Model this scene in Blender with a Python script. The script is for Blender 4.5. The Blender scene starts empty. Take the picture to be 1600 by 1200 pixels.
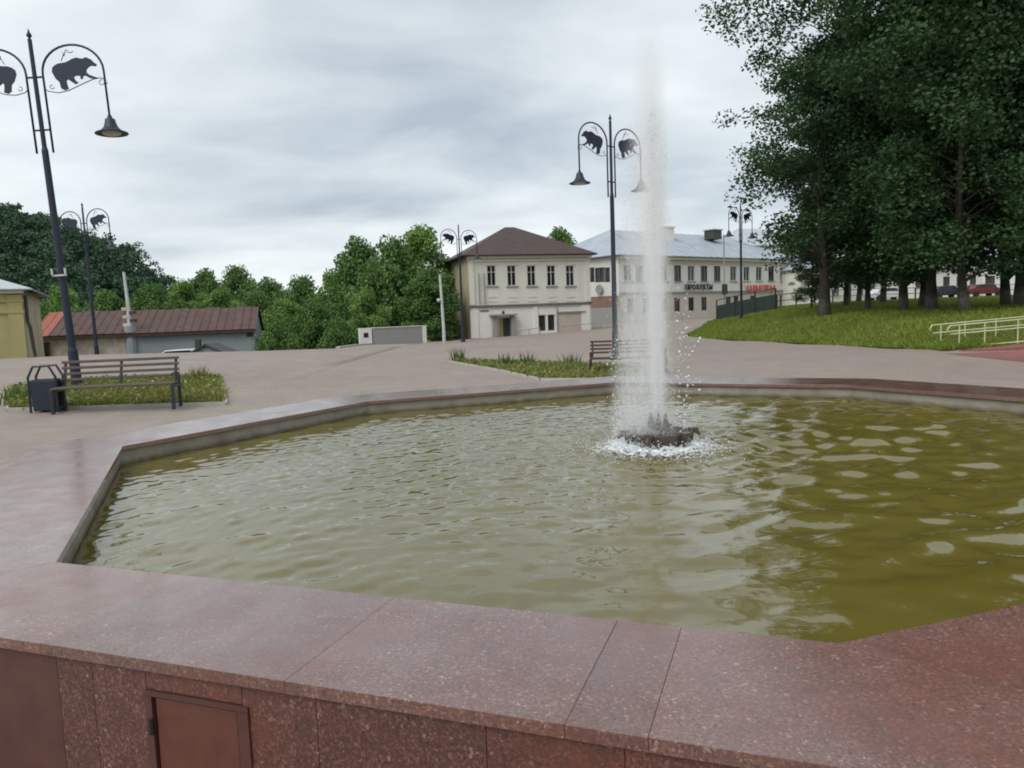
import bpy, bmesh, math, random
import numpy as np
from mathutils import Vector, Matrix

random.seed(7)
SC = bpy.context.scene
COL = SC.collection
rad = math.radians

# ------------------------------------------------------------------ camera
CAM_Z = 1.6
F_PX, PITCH, ROLL = 1170.0, math.atan(108 / 1170.0), rad(2.1)
fw = Vector((0, math.cos(PITCH), -math.sin(PITCH)))
up0 = Vector((0, math.sin(PITCH), math.cos(PITCH)))
rt = Vector((1, 0, 0)) * math.cos(ROLL) - up0 * math.sin(ROLL)
up = Vector((1, 0, 0)) * math.sin(ROLL) + up0 * math.cos(ROLL)
cam_d = bpy.data.cameras.new('camera')
cam = bpy.data.objects.new('camera', cam_d)
COL.objects.link(cam)
cam.matrix_world = Matrix(((rt.x, up.x, -fw.x, 0), (rt.y, up.y, -fw.y, 0), (rt.z, up.z, -fw.z, CAM_Z), (0, 0, 0, 1)))
cam_d.sensor_width = 36
cam_d.lens = 36 * F_PX / 1600
cam_d.clip_start = 0.05
cam_d.clip_end = 3000
SC.camera = cam

# ------------------------------------------------------------------ world, sun, exposure
SUN_EL, SUN_AZ = rad(50), rad(-140)      # azimuth from +Y towards +X (so the sun stands behind the photographer's left)
world = bpy.data.worlds.new('World')
SC.world = world
world.use_nodes = True
wt = world.node_tree
wt.nodes.clear()


def wn(t, **kw):
    n = wt.nodes.new(t)
    for k, v in kw.items():
        setattr(n, k, v)
    return n


def wmath(op, a, b=None, clamp=False):
    n = wn('ShaderNodeMath', operation=op, use_clamp=clamp)
    for i, v in enumerate((a, b)):
        if v is None:
            continue
        if isinstance(v, (int, float)):
            n.inputs[i].default_value = v
        else:
            wt.links.new(v, n.inputs[i])
    return n.outputs[0]


sky = wn('ShaderNodeTexSky', sky_type='NISHITA', sun_disc=False)
sky.sun_elevation = SUN_EL
sky.sun_rotation = SUN_AZ
tc = wn('ShaderNodeTexCoord')
sp = wn('ShaderNodeSeparateXYZ')
wt.links.new(tc.outputs['Generated'], sp.inputs[0])
zz = wmath('ADD', wmath('MAXIMUM', sp.outputs[2], 0.0), 0.26)
cb = wn('ShaderNodeCombineXYZ')
wt.links.new(wmath('DIVIDE', sp.outputs[0], zz), cb.inputs[0])
wt.links.new(wmath('DIVIDE', sp.outputs[1], zz), cb.inputs[1])


def cloud(scale, detail, rough, loc, sx=1.0, sy=1.0, rz=0.0, dist=0.0):
    mp = wn('ShaderNodeMapping')
    mp.inputs['Location'].default_value = loc
    mp.inputs['Scale'].default_value = (sx, sy, 1)
    mp.inputs['Rotation'].default_value = (0, 0, rz)
    wt.links.new(cb.outputs[0], mp.inputs[0])
    n = wn('ShaderNodeTexNoise')
    n.inputs['Scale'].default_value = scale
    n.inputs['Detail'].default_value = detail
    n.inputs['Roughness'].default_value = rough
    n.inputs['Distortion'].default_value = dist
    wt.links.new(mp.outputs[0], n.inputs['Vector'])
    return n.outputs['Fac']


big = cloud(0.75, 3, 0.45, (6.48, 3.02, 0), 0.9, 1.1, rad(-30), 0.3)
mid = cloud(2.2, 6, 0.52, (11.95, 3.56, 0), 0.8, 1.2, rad(-30), 0.3)
dens = wmath('ADD', wmath('MULTIPLY', big, 0.6), wmath('MULTIPLY', mid, 0.40))
ramp = wn('ShaderNodeValToRGB')
cr = ramp.color_ramp
cr.elements[0].position = 0.34
cr.elements[0].color = (0.385, 0.44, 0.495, 1)
cr.elements[1].position = 0.60
cr.elements[1].color = (0.79, 0.835, 0.84, 1)
e = cr.elements.new(0.45)
e.color = (0.57, 0.62, 0.65, 1)
wt.links.new(dens, ramp.inputs[0])
bg_s = wn('ShaderNodeBackground')
bg_s.inputs['Strength'].default_value = 0.10
wt.links.new(sky.outputs[0], bg_s.inputs[0])
bg_c = wn('ShaderNodeBackground')
bg_c.inputs['Strength'].default_value = 1.0
wt.links.new(ramp.outputs[0], bg_c.inputs[0])
mixw = wn('ShaderNodeMixShader')
mixw.inputs[0].default_value = 0.88
wt.links.new(bg_s.outputs[0], mixw.inputs[1])
wt.links.new(bg_c.outputs[0], mixw.inputs[2])
wo = wn('ShaderNodeOutputWorld')
wt.links.new(mixw.outputs[0], wo.inputs[0])

sun_d = bpy.data.lights.new('sun', 'SUN')
sun_d.energy = 1.5
sun_d.angle = rad(40)
sun_d.color = (1.0, 0.97, 0.92)
sun = bpy.data.objects.new('sun', sun_d)
COL.objects.link(sun)
sdir = Vector((math.sin(SUN_AZ) * math.cos(SUN_EL), math.cos(SUN_AZ) * math.cos(SUN_EL), math.sin(SUN_EL)))
sun.rotation_euler = (-sdir).to_track_quat('-Z', 'Y').to_euler()

SC.view_settings.view_transform = 'Standard'
SC.view_settings.look = 'None'
SC.view_settings.exposure = 0.37
SC.view_settings.gamma = 1.0
SC.render.engine = 'CYCLES'
SC.cycles.use_denoising = True
SC.cycles.filter_width = 1.9
SC.cycles.max_bounces = 8
SC.cycles.diffuse_bounces = 3
SC.cycles.glossy_bounces = 3
SC.cycles.transmission_bounces = 4
SC.cycles.transparent_max_bounces = 12
SC.cycles.volume_bounces = 5
SC.cycles.caustics_reflective = False
SC.cycles.caustics_refractive = False


# ------------------------------------------------------------------ helpers
def ray(px, py):
    return (fw + rt * ((px - 800) / F_PX) + up * ((600 - py) / F_PX))


def at_z(px, py, z):
    d = ray(px, py)
    t = (z - CAM_Z) / d.z
    return Vector((d.x * t, d.y * t, z))


def at_y(px, py, y):
    d = ray(px, py)
    t = y / d.y
    return Vector((d.x * t, y, CAM_Z + d.z * t))


def on_wall(px, py, O, U):
    """ray meets the vertical plane through O along the unit vector U -> (distance along wall, height)"""
    d = ray(px, py)
    n = Vector((-U.y, U.x, 0))
    t = (n.x * O.x + n.y * O.y) / (n.x * d.x + n.y * d.y)
    P = Vector((d.x * t, d.y * t, CAM_Z + d.z * t))
    return (P.x - O.x) * U.x + (P.y - O.y) * U.y, P.z


def link(o):
    COL.objects.link(o)
    return o


def tag(o, label=None, cat=None, group=None, kind=None):
    if label:
        o['label'] = label
    if cat:
        o['category'] = cat
    if group:
        o['group'] = group
    if kind:
        o['kind'] = kind
    return o


def empty(name, loc=(0, 0, 0), rz=0.0, parent=None):
    o = bpy.data.objects.new(name, None)
    o.location = loc
    o.rotation_euler = (0, 0, rz)
    o.empty_display_size = 0.2
    link(o)
    if parent:
        o.parent = parent
    return o


def copy_tree(o, parent=None):
    c = o.copy()
    COL.objects.link(c)
    c.parent = parent
    for ch in list(o.children):
        copy_tree(ch, c)
    return c


class MB:
    def __init__(self):
        self.v, self.f, self.m = [], [], []
        self.mi = 0

    def add(self, vs, fs):
        b = len(self.v)
        self.v += [tuple(p) for p in vs]
        for f in fs:
            self.f.append(tuple(b + i for i in f))
            self.m.append(self.mi)
        return self

    def box(self, c, s, rz=0.0, rot=None):
        x, y, z = s[0] / 2, s[1] / 2, s[2] / 2
        P = [Vector(q) for q in ((-x, -y, -z), (x, -y, -z), (x, y, -z), (-x, y, -z), (-x, -y, z), (x, -y, z), (x, y, z), (-x, y, z))]
        M = rot if rot is not None else Matrix.Rotation(rz, 3, 'Z')
        P = [M @ q + Vector(c) for q in P]
        return self.add(P, [(3, 2, 1, 0), (4, 5, 6, 7), (0, 1, 5, 4), (1, 2, 6, 5), (2, 3, 7, 6), (3, 0, 4, 7)])

    def hexa(self, P):
        return self.add(P, [(3, 2, 1, 0), (4, 5, 6, 7), (0, 1, 5, 4), (1, 2, 6, 5), (2, 3, 7, 6), (3, 0, 4, 7)])

    def prism(self, poly, z0, z1):
        n = len(poly)
        vs = [(p[0], p[1], z0) for p in poly] + [(p[0], p[1], z1) for p in poly]
        fs = [tuple(range(n - 1, -1, -1)), tuple(range(n, 2 * n))]
        fs += [(i, (i + 1) % n, n + (i + 1) % n, n + i) for i in range(n)]
        return self.add(vs, fs)

    def slab_y(self, poly, y0, y1):
        """polygon in xz extruded in y"""
        n = len(poly)
        vs = [(p[0], y0, p[1]) for p in poly] + [(p[0], y1, p[1]) for p in poly]
        fs = [tuple(range(n)), tuple(range(2 * n - 1, n - 1, -1))]
        fs += [(i, n + i, n + (i + 1) % n, (i + 1) % n) for i in range(n)]
        return self.add(vs, fs)

    def tube(self, pts, r, n=8, cap=True):
        pts = [Vector(p) for p in pts]
        rs = r if isinstance(r, (list, tuple)) else [r] * len(pts)
        rings = []
        prev = None
        for i, p in enumerate(pts):
            a = pts[max(0, i - 1)]
            b = pts[min(len(pts) - 1, i + 1)]
            t = (b - a).normalized()
            if prev is None:
                ref = Vector((0, 0, 1)) if abs(t.z) < 0.9 else Vector((1, 0, 0))
                x = t.cross(ref).normalized()
            else:
                x = (prev - t * prev.dot(t)).normalized()
            prev = x
            y = t.cross(x)
            rings.append([p + (x * math.cos(k * 2 * math.pi / n) + y * math.sin(k * 2 * math.pi / n)) * rs[i] for k in range(n)])
        vs = [q for rg in rings for q in rg]
        fs = []
        for i in range(len(pts) - 1):
            for k in range(n):
                fs.append((i * n + k, i * n + (k + 1) % n, (i + 1) * n + (k + 1) % n, (i + 1) * n + k))
        if cap:
            fs.append(tuple(range(n - 1, -1, -1)))
            fs.append(tuple((len(pts) - 1) * n + k for k in range(n)))
        return self.add(vs, fs)

    def lathe(self, prof, n=16, c=(0, 0, 0)):
        vs = []
        for r_, z_ in prof:
            for k in range(n):
                a = 2 * math.pi * k / n
                vs.append((c[0] + r_ * math.cos(a), c[1] + r_ * math.sin(a), c[2] + z_))
        fs = []
        for i in range(len(prof) - 1):
            for k in range(n):
                fs.append((i * n + k, i * n + (k + 1) % n, (i + 1) * n + (k + 1) % n, (i + 1) * n + k))
        return self.add(vs, fs)

    def build(self, name, mat, parent=None, smooth=False, loc=None, bevel=0.0):
        me = bpy.data.meshes.new(name)
        me.from_pydata(self.v, [], self.f)
        mats = mat if isinstance(mat, (list, tuple)) else [mat]
        for m in mats:
            me.materials.append(m)
        if len(mats) > 1:
            me.polygons.foreach_set('material_index', self.m)
        if smooth:
            me.polygons.foreach_set('use_smooth', [True] * len(me.polygons))
        me.update()
        o = link(bpy.data.objects.new(name, me))
        if parent:
            o.parent = parent
        if loc is not None:
            o.location = loc
        if bevel:
            b = o.modifiers.new('bevel', 'BEVEL')
            b.width = bevel
            b.segments = 2
            b.limit_method = 'ANGLE'
        return o


def np_mesh(name, V, Fc, mat, parent=None, smooth=False, mi=None):
    me = bpy.data.meshes.new(name)
    V = np.asarray(V, dtype=np.float32)
    Fc = np.asarray(Fc, dtype=np.int32)
    k = Fc.shape[1]
    me.vertices.add(len(V))
    me.vertices.foreach_set('co', V.ravel())
    me.loops.add(Fc.size)
    me.loops.foreach_set('vertex_index', Fc.ravel())
    me.polygons.add(len(Fc))
    me.polygons.foreach_set('loop_start', np.arange(len(Fc), dtype=np.int32) * k)
    me.polygons.foreach_set('loop_total', np.full(len(Fc), k, dtype=np.int32))
    mats = mat if isinstance(mat, (list, tuple)) else [mat]
    for m in mats:
        me.materials.append(m)
    if mi is not None:
        me.polygons.foreach_set('material_index', np.asarray(mi, dtype=np.int32))
    if smooth:
        me.polygons.foreach_set('use_smooth', np.ones(len(Fc), dtype=bool))
    me.update(calc_edges=True)
    o = link(bpy.data.objects.new(name, me))
    if parent:
        o.parent = parent
    return o


# ------------------------------------------------------------------ materials
class NT:
    def __init__(self, name):
        self.mat = bpy.data.materials.new(name)
        self.mat.use_nodes = True
        self.t = self.mat.node_tree
        self.t.nodes.clear()
        self.out = self.n('ShaderNodeOutputMaterial')
        self.p = self.n('ShaderNodeBsdfPrincipled')
        self.t.links.new(self.p.outputs[0], self.out.inputs[0])
        self.tc = self.n('ShaderNodeTexCoord')

    def n(self, t, **kw):
        nd = self.t.nodes.new(t)
        for k, v in kw.items():
            setattr(nd, k, v)
        return nd

    def l(self, a, b):
        self.t.links.new(a, b)

    def set(self, k, v):
        if hasattr(v, 'node'):
            self.l(v, self.p.inputs[k])
        else:
            self.p.inputs[k].default_value = v

    def vec(self, which='Object', scale=(1, 1, 1), rot=(0, 0, 0)):
        m = self.n('ShaderNodeMapping')
        m.inputs['Scale'].default_value = scale
        m.inputs['Rotation'].default_value = rot
        self.l(self.tc.outputs[which], m.inputs[0])
        return m.outputs[0]

    def noise(self, scale, detail=4, rough=0.55, vec=None, dist=0.0):
        n = self.n('ShaderNodeTexNoise')
        n.inputs['Scale'].default_value = scale
        n.inputs['Detail'].default_value = detail
        n.inputs['Roughness'].default_value = rough
        n.inputs['Distortion'].default_value = dist
        self.l(vec if vec is not None else self.tc.outputs['Object'], n.inputs['Vector'])
        return n.outputs['Fac']

    def voro(self, scale, vec=None, out='Distance', feature='F1'):
        n = self.n('ShaderNodeTexVoronoi', feature=feature)
        n.inputs['Scale'].default_value = scale
        self.l(vec if vec is not None else self.tc.outputs['Object'], n.inputs['Vector'])
        return n.outputs[out]

    def ramp(self, fac, stops):
        n = self.n('ShaderNodeValToRGB')
        els = n.color_ramp.elements
        while len(els) < len(stops):
            els.new(0.5)
        for e_, (p, c) in zip(els, stops):
            e_.position = p
            e_.color = (*c, 1) if len(c) == 3 else c
        self.l(fac, n.inputs[0])
        return n.outputs[0]

    def mix(self, fac, a, b, blend='MIX'):
        n = self.n('ShaderNodeMix', data_type='RGBA', blend_type=blend)
        for sock, v in ((n.inputs[0], fac), (n.inputs[6], a), (n.inputs[7], b)):
            if hasattr(v, 'node'):
                self.l(v, sock)
            elif isinstance(v, (int, float)):
                sock.default_value = v
            else:
                sock.default_value = (*v, 1)
        return n.outputs[2]

    def math(self, op, a, b=None, c=None, clamp=False):
        n = self.n('ShaderNodeMath', operation=op, use_clamp=clamp)
        for i, v in enumerate((a, b, c)):
            if v is None:
                continue
            if isinstance(v, (int, float)):
                n.inputs[i].default_value = v
            else:
                self.l(v, n.inputs[i])
        return n.outputs[0]

    def bump(self, h, strength=0.3, dist=0.01):
        n = self.n('ShaderNodeBump')
        n.inputs['Strength'].default_value = strength
        n.inputs['Distance'].default_value = dist
        self.l(h, n.inputs['Height'])
        self.l(n.outputs[0], self.p.inputs['Normal'])


def paint(name, col, rough=0.5, var=0.12, metal=0.0, scale=3.0, bump=0.0, spec=0.5):
    m = NT(name)
    f = m.noise(scale, 6, 0.6)
    m.set('Base Color', m.ramp(f, [(0.25, tuple(c * (1 - var) for c in col)), (0.75, tuple(min(1, c * (1 + var)) for c in col))]))
    m.set('Roughness', rough)
    m.set('Metallic', metal)
    m.set('Specular IOR Level', spec)
    if bump:
        m.bump(m.noise(scale * 8, 5, 0.6), bump, 0.02)
    return m.mat


def granite(name, base, dark, light, rough, wet=False):
    m = NT(name)
    oi = m.n('ShaderNodeObjectInfo')
    a = m.noise(95, 5, 0.8)
    c1 = m.ramp(a, [(0.33, dark), (0.45, tuple(x * 0.8 for x in base)), (0.53, base), (0.62, tuple(min(1, x * 2.2) for x in base))])
    # pale and dark mineral grains of uneven size
    wn_ = m.n('ShaderNodeTexNoise')
    wn_.inputs['Scale'].default_value = 45
    wn_.inputs['Detail'].default_value = 3
    m.l(m.tc.outputs['Object'], wn_.inputs['Vector'])
    wv = m.n('ShaderNodeVectorMath', operation='SCALE')
    wv.inputs['Scale'].default_value = 0.03
    m.l(wn_.outputs['Color'], wv.inputs[0])
    vv = m.n('ShaderNodeVectorMath', operation='ADD')
    m.l(m.tc.outputs['Object'], vv.inputs[0])
    m.l(wv.outputs[0], vv.inputs[1])
    c2 = c1
    for sc_, th, dd, col in ((70, 0.93, 0.42, light), (150, 0.90, 0.5, light), (90, 0.90, 0.5, tuple(x * 0.6 for x in dark))):
        v = m.voro(sc_, vv.outputs[0], 'Color')
        sepr = m.n('ShaderNodeSeparateColor')
        m.l(v, sepr.inputs[0])
        mk = m.math('MULTIPLY', m.math('GREATER_THAN', sepr.outputs[0], th), m.math('LESS_THAN', m.voro(sc_, vv.outputs[0]), dd))
        mk = m.math('MULTIPLY', mk, m.math('MULTIPLY_ADD', sepr.outputs[1], 0.7, 0.15))
        c2 = m.mix(mk, c2, col)
    # rusty damp stains and slab to slab difference
    big_ = m.noise(1.1, 7, 0.66)
    st = m.ramp(big_, [(0.44, (0, 0, 0)), (0.62, (0.85, 0.85, 0.85))])
    c3 = m.mix(st, c2, m.mix(0.72, c2, (0.16, 0.042, 0.024)))
    fine = m.noise(13, 6, 0.75)
    c3 = m.mix(m.ramp(fine, [(0.35, (0.45,) * 3), (0.55, (0, 0, 0))]), c3, tuple(x * 0.55 for x in base))
    hs = m.n('ShaderNodeHueSaturation')
    hs.inputs['Saturation'].default_value = 1.0
    m.l(m.math('MULTIPLY_ADD', oi.outputs['Random'], 0.3, 0.87), hs.inputs['Value'])
    m.l(c3, hs.inputs['Color'])
    m.set('Base Color', hs.outputs[0])
    m.set('Roughness', m.ramp(m.noise(2.3, 6, 0.7), [(0.3, (rough * 0.7,) * 3), (0.7, (rough * 1.4,) * 3)]))
    m.set('Specular IOR Level', 0.6)
    if wet:
        m.set('Coat Weight', m.ramp(m.noise(3.1, 7, 0.7), [(0.3, (0.55,) * 3), (0.6, (1, 1, 1))]))
        m.set('Coat Roughness', m.ramp(m.noise(5.0, 6, 0.7), [(0.3, (0.10,) * 3), (0.7, (0.27,) * 3)]))
        m.set('Coat IOR', 1.85)
    m.bump(a, 0.2, 0.004)
    return m.mat


M = {}
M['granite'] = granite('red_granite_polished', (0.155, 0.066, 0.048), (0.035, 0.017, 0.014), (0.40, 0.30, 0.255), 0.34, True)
M['granite_side'] = granite('red_granite_cladding', (0.105, 0.044, 0.034), (0.04, 0.02, 0.017), (0.27, 0.20, 0.165), 0.42)  # red stone, darkened further to put the outer face's shade into the colour
M['granite_plain'] = paint('smooth_brown_stone', (0.085, 0.034, 0.028), 0.4, 0.2, scale=9, bump=0.1)
M['hatch'] = paint('rusty_red_metal', (0.115, 0.04, 0.027), 0.42, 0.25, scale=7, bump=0.12)  # rust red, darkened too so the colour carries the near face's shade
M['dark_gap'] = paint('dark_joint', (0.02, 0.016, 0.014), 0.9, 0.1)


def concrete_mat():
    m = NT('basin_concrete')
    f = m.noise(5, 6, 0.65)
    c = m.ramp(f, [(0.3, (0.21, 0.19, 0.155)), (0.7, (0.34, 0.315, 0.265))])
    z = m.n('ShaderNodeSeparateXYZ')
    m.l(m.tc.outputs['Object'], z.inputs[0])
    wet = m.math('ADD', m.math('MULTIPLY', z.outputs[2], -18.0), m.math('MULTIPLY_ADD', m.noise(9, 4, 0.6), 1.2, 8.1), clamp=True)
    m.set('Base Color', m.mix(wet, c, (0.085, 0.07, 0.028)))
    m.set('Roughness', 0.7)
    m.bump(f, 0.3, 0.01)
    return m.mat


M['basin'] = concrete_mat()


def paver_mat(name, c0, c1, c2):
    m = NT(name)
    v = m.vec('Object', (1, 1, 1), (0, 0, rad(28)))
    br = m.n('ShaderNodeTexBrick')
    br.inputs['Scale'].default_value = 1.0
    br.inputs['Brick Width'].default_value = 0.2
    br.inputs['Row Height'].default_value = 0.1
    br.inputs['Mortar Size'].default_value = 0.006
    br.inputs['Color1'].default_value = (*c0, 1)
    br.inputs['Color2'].default_value = (*c1, 1)
    br.inputs['Mortar'].default_value = tuple(x * 0.55 for x in c0) + (1,)
    m.l(v, br.inputs['Vector'])
    f = m.noise(0.22, 6, 0.62)
    c = m.mix(m.ramp(f, [(0.38, (0, 0, 0)), (0.64, (0.85, 0.85, 0.85))]), br.outputs[0], c2)
    g = m.noise(1.7, 8, 0.7)
    c = m.mix(m.ramp(g, [(0.28, (0.5, 0.5, 0.5)), (0.62, (0, 0, 0))]), c, tuple(x * 0.55 for x in c0))
    m.set('Base Color', c)
    m.set('Roughness', 0.75)
    m.bump(m.noise(30, 4, 0.6), 0.15, 0.01)
    return m.mat


M['paver'] = paver_mat('plaza_pavers', (0.315, 0.248, 0.214), (0.28, 0.215, 0.185), (0.305, 0.268, 0.225))
M['red_pave'] = paver_mat('red_ramp_paving', (0.26, 0.085, 0.07), (0.22, 0.075, 0.062), (0.29, 0.12, 0.10))
M['kerb'] = paint('kerb_concrete', (0.42, 0.40, 0.36), 0.8, 0.15, scale=6)


def ground_mat(name, a, b, c):
    m = NT(name)
    f = m.noise(0.35, 7, 0.65)
    g = m.noise(7, 5, 0.7)
    m.set('Base Color', m.mix(m.ramp(g, [(0.35, (0, 0, 0)), (0.7, (0.7, 0.7, 0.7))]), m.ramp(f, [(0.35, a), (0.65, b)]), c))
    m.set('Roughness', 0.95)
    m.set('Specular IOR Level', 0.1)
    m.bump(g, 0.6, 0.05)
    return m.mat


M['turf'] = ground_mat('turf_soil', (0.075, 0.11, 0.02), (0.14, 0.15, 0.03), (0.11, 0.10, 0.035))
M['terrain'] = ground_mat('rough_ground', (0.05, 0.07, 0.025), (0.085, 0.085, 0.04), (0.07, 0.065, 0.04))
M['soil'] = ground_mat('bed_soil', (0.07, 0.065, 0.03), (0.10, 0.085, 0.045), (0.08, 0.10, 0.03))


def leaf_mat(name, a, b, trans=0.25):
    m = NT(name)
    gi = m.n('ShaderNodeNewGeometry')
    c = m.ramp(gi.outputs['Random Per Island'], [(0.0, a), (1.0, b)])
    big_ = m.noise(0.45, 3, 0.5)
    c = m.mix(m.ramp(big_, [(0.35, (0.0,) * 3), (0.7, (0.45,) * 3)]), c, tuple(x * 1.25 for x in b))
    m.set('Base Color', c)
    m.set('Roughness', 0.6)
    m.set('Specular IOR Level', 0.25)
    tl = m.n('ShaderNodeBsdfTranslucent')
    m.l(c, tl.inputs[0])
    mx = m.n('ShaderNodeMixShader')
    mx.inputs[0].default_value = trans
    m.l(m.p.outputs[0], mx.inputs[1])
    m.l(tl.outputs[0], mx.inputs[2])
    m.l(mx.outputs[0], m.out.inputs[0])
    return m.mat


M['leaf_dark'] = leaf_mat('maple_leaves', (0.026, 0.062, 0.026), (0.054, 0.108, 0.038))
M['leaf_mid'] = leaf_mat('ash_leaves', (0.072, 0.15, 0.042), (0.13, 0.225, 0.062))
M['leaf_light'] = leaf_mat('willow_leaves', (0.105, 0.20, 0.05), (0.19, 0.31, 0.08))
M['leaf_hill'] = leaf_mat('hill_leaves', (0.038, 0.085, 0.050), (0.072, 0.13, 0.070), 0.15)
M['grass'] = leaf_mat('grass_blades', (0.12, 0.18, 0.022), (0.22, 0.27, 0.045), 0.3)
M['bed_green'] = leaf_mat('bed_leaves', (0.10, 0.15, 0.03), (0.24, 0.26, 0.075), 0.3)
M['bed_iris'] = leaf_mat('iris_leaves', (0.045, 0.10, 0.028), (0.10, 0.16, 0.05), 0.3)
M['bed_red'] = leaf_mat('bed_red_leaves', (0.16, 0.12, 0.035), (0.27, 0.20, 0.06), 0.3)
M['bed_flower'] = leaf_mat('bed_flowers', (0.45, 0.42, 0.20), (0.62, 0.58, 0.42), 0.2)


def bark_mat(white):
    m = NT('bark_whitewashed' if white else 'bark')
    v = m.vec('Object', (9, 9, 1.6))
    f = m.noise(1.6, 6, 0.65, v)
    c = m.ramp(f, [(0.3, (0.022, 0.019, 0.015)), (0.7, (0.07, 0.06, 0.048))])
    if white:
        z = m.n('ShaderNodeSeparateXYZ')
        m.l(m.tc.outputs['Object'], z.inputs[0])
        k = m.math('MULTIPLY', m.math('SUBTRACT', m.math('MULTIPLY_ADD', m.noise(3, 3, 0.5), 0.9, 0.7), z.outputs[2]), 2.5, clamp=True)
        c = m.mix(m.math('MULTIPLY', k, m.math('MULTIPLY_ADD', m.noise(6, 5, 0.7), 1.1, -0.1, clamp=True)), c, (0.27, 0.26, 0.225))
    m.set('Base Color', c)
    m.set('Roughness', 0.9)
    m.bump(f, 0.8, 0.05)
    return m.mat


M['bark'] = bark_mat(False)
M['bark_white'] = bark_mat(True)
M['pole_blue'] = paint('dark_blue_lamp_paint', (0.008, 0.015, 0.032), 0.5, 0.2, scale=5)
M['bear_blue'] = paint('dark_blue_plate', (0.010, 0.017, 0.042), 0.5, 0.15, scale=5)
M['bin_blue'] = paint('dark_navy_bin_paint', (0.012, 0.019, 0.034), 0.5, 0.2, scale=6)
M['bench_wood'] = paint('weathered_bench_wood', (0.085, 0.062, 0.045), 0.6, 0.3, scale=12, bump=0.2)
M['bench_metal'] = paint('bench_dark_metal', (0.018, 0.022, 0.03), 0.45, 0.2)
M['bench_brown'] = paint('dark_brown_bench_wood', (0.05, 0.026, 0.022), 0.6, 0.3, scale=12)
M['lamp_glass'] = paint('lamp_diffuser', (0.5, 0.5, 0.47), 0.3, 0.05)
M['bronze'] = paint('wet_bronze', (0.10, 0.075, 0.058), 0.3, 0.35, metal=0.35, scale=14, bump=0.2)


def plaster(name, col, dirt, amount=0.55, zs=(0.8, 0.8, 0.25)):
    m = NT(name)
    v = m.vec('Object', zs)
    f = m.noise(1.2, 8, 0.68, v)
    g = m.noise(6, 6, 0.6)
    c = m.mix(m.ramp(f, [(0.42, (0, 0, 0)), (0.72, (amount,) * 3)]), col, dirt)
    c = m.mix(m.ramp(g, [(0.3, (0.22,) * 3), (0.6, (0, 0, 0))]), c, tuple(x * 0.7 for x in col))
    m.set('Base Color', c)
    m.set('Roughness', 0.85)
    m.bump(g, 0.25, 0.02)
    return m.mat


M['cream'] = plaster('cream_plaster', (0.72, 0.705, 0.635), (0.55, 0.53, 0.46))
M['cream_side'] = plaster('stained_cream_plaster', (0.50, 0.43, 0.29), (0.28, 0.22, 0.13), 0.8)
M['white'] = plaster('white_plaster', (0.76, 0.745, 0.70), (0.60, 0.575, 0.53), 0.4)
M['pinkish'] = plaster('pinkish_plaster', (0.50, 0.43, 0.385), (0.38, 0.31, 0.27), 0.5)
M['house_white'] = plaster('offwhite_plaster', (0.70, 0.68, 0.65), (0.55, 0.52, 0.48), 0.5)
M['lower_beige'] = plaster('beige_plaster', (0.54, 0.485, 0.43), (0.42, 0.36, 0.31), 0.5)
M['yellow'] = plaster('yellow_plaster', (0.50, 0.42, 0.19), (0.36, 0.30, 0.16), 0.7)
M['bluegrey'] = plaster('blue_grey_board', (0.30, 0.34, 0.355), (0.24, 0.27, 0.28), 0.5)
M['pink_house'] = plaster('faded_pink_plaster', (0.38, 0.25, 0.21), (0.28, 0.17, 0.14), 0.6)
M['brick'] = plaster('worn_red_brick', (0.24, 0.12, 0.085), (0.45, 0.40, 0.34), 0.9)
M['brownpatch'] = plaster('bare_brick_patch', (0.24, 0.155, 0.115), (0.17, 0.10, 0.075), 0.8)
M['greypatch'] = plaster('grey_render', (0.30, 0.30, 0.295), (0.24, 0.24, 0.235), 0.5)
M['peel'] = plaster('peeling_whitewash', (0.62, 0.57, 0.50), (0.34, 0.20, 0.14), 1.0, (1.4, 1.4, 1.1))
M['trim'] = paint('pale_trim', (0.68, 0.65, 0.56), 0.8, 0.1)
M['stone_base'] = paint('dark_plinth', (0.14, 0.125, 0.12), 0.9, 0.25, scale=2)
M['frame_dark'] = paint('dark_window_frame', (0.05, 0.045, 0.04), 0.6, 0.2)
M['frame_white'] = paint('white_window_frame', (0.55, 0.55, 0.53), 0.5, 0.1)
M['roof_brown'] = paint('brown_sheet_roof', (0.070, 0.043, 0.040), 0.6, 0.3, scale=1.2, spec=0.3)
M['roof_red'] = [paint('rusty_roof_sheet', c, 0.6, 0.28, scale=1.5, spec=0.3) for c in ((0.092, 0.050, 0.042), (0.086, 0.049, 0.042), (0.098, 0.053, 0.044))]
M['roof_orange'] = paint('orange_roof_sheet', (0.30, 0.085, 0.05), 0.6, 0.2, scale=2)
M['roof_grey'] = paint('galvanised_roof_sheet', (0.36, 0.395, 0.45), 0.5, 0.15, metal=0.0, scale=0.8)
M['roof_pale'] = paint('pale_metal_roof', (0.42, 0.46, 0.48), 0.45, 0.12, scale=1)
M['sign_black'] = paint('black_letters', (0.015, 0.02, 0.018), 0.5, 0.1)
M['sign_red'] = paint('red_letters', (0.62, 0.035, 0.03), 0.4, 0.08)
M['sign_back'] = paint('white_letter_edge', (0.68, 0.62, 0.6), 0.5, 0.05)
M['fence_dark'] = paint('dark_fence_paint', (0.022, 0.03, 0.028), 0.5, 0.2)
M['fence_green'] = paint('dark_green_fence_sheet', (0.016, 0.034, 0.026), 0.5, 0.25)
M['rail_cream'] = paint('cream_handrail_paint', (0.52, 0.52, 0.34), 0.4, 0.1)
M['pole_white'] = paint('whitewashed_pole', (0.52, 0.54, 0.54), 0.7, 0.15, scale=4)
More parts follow.
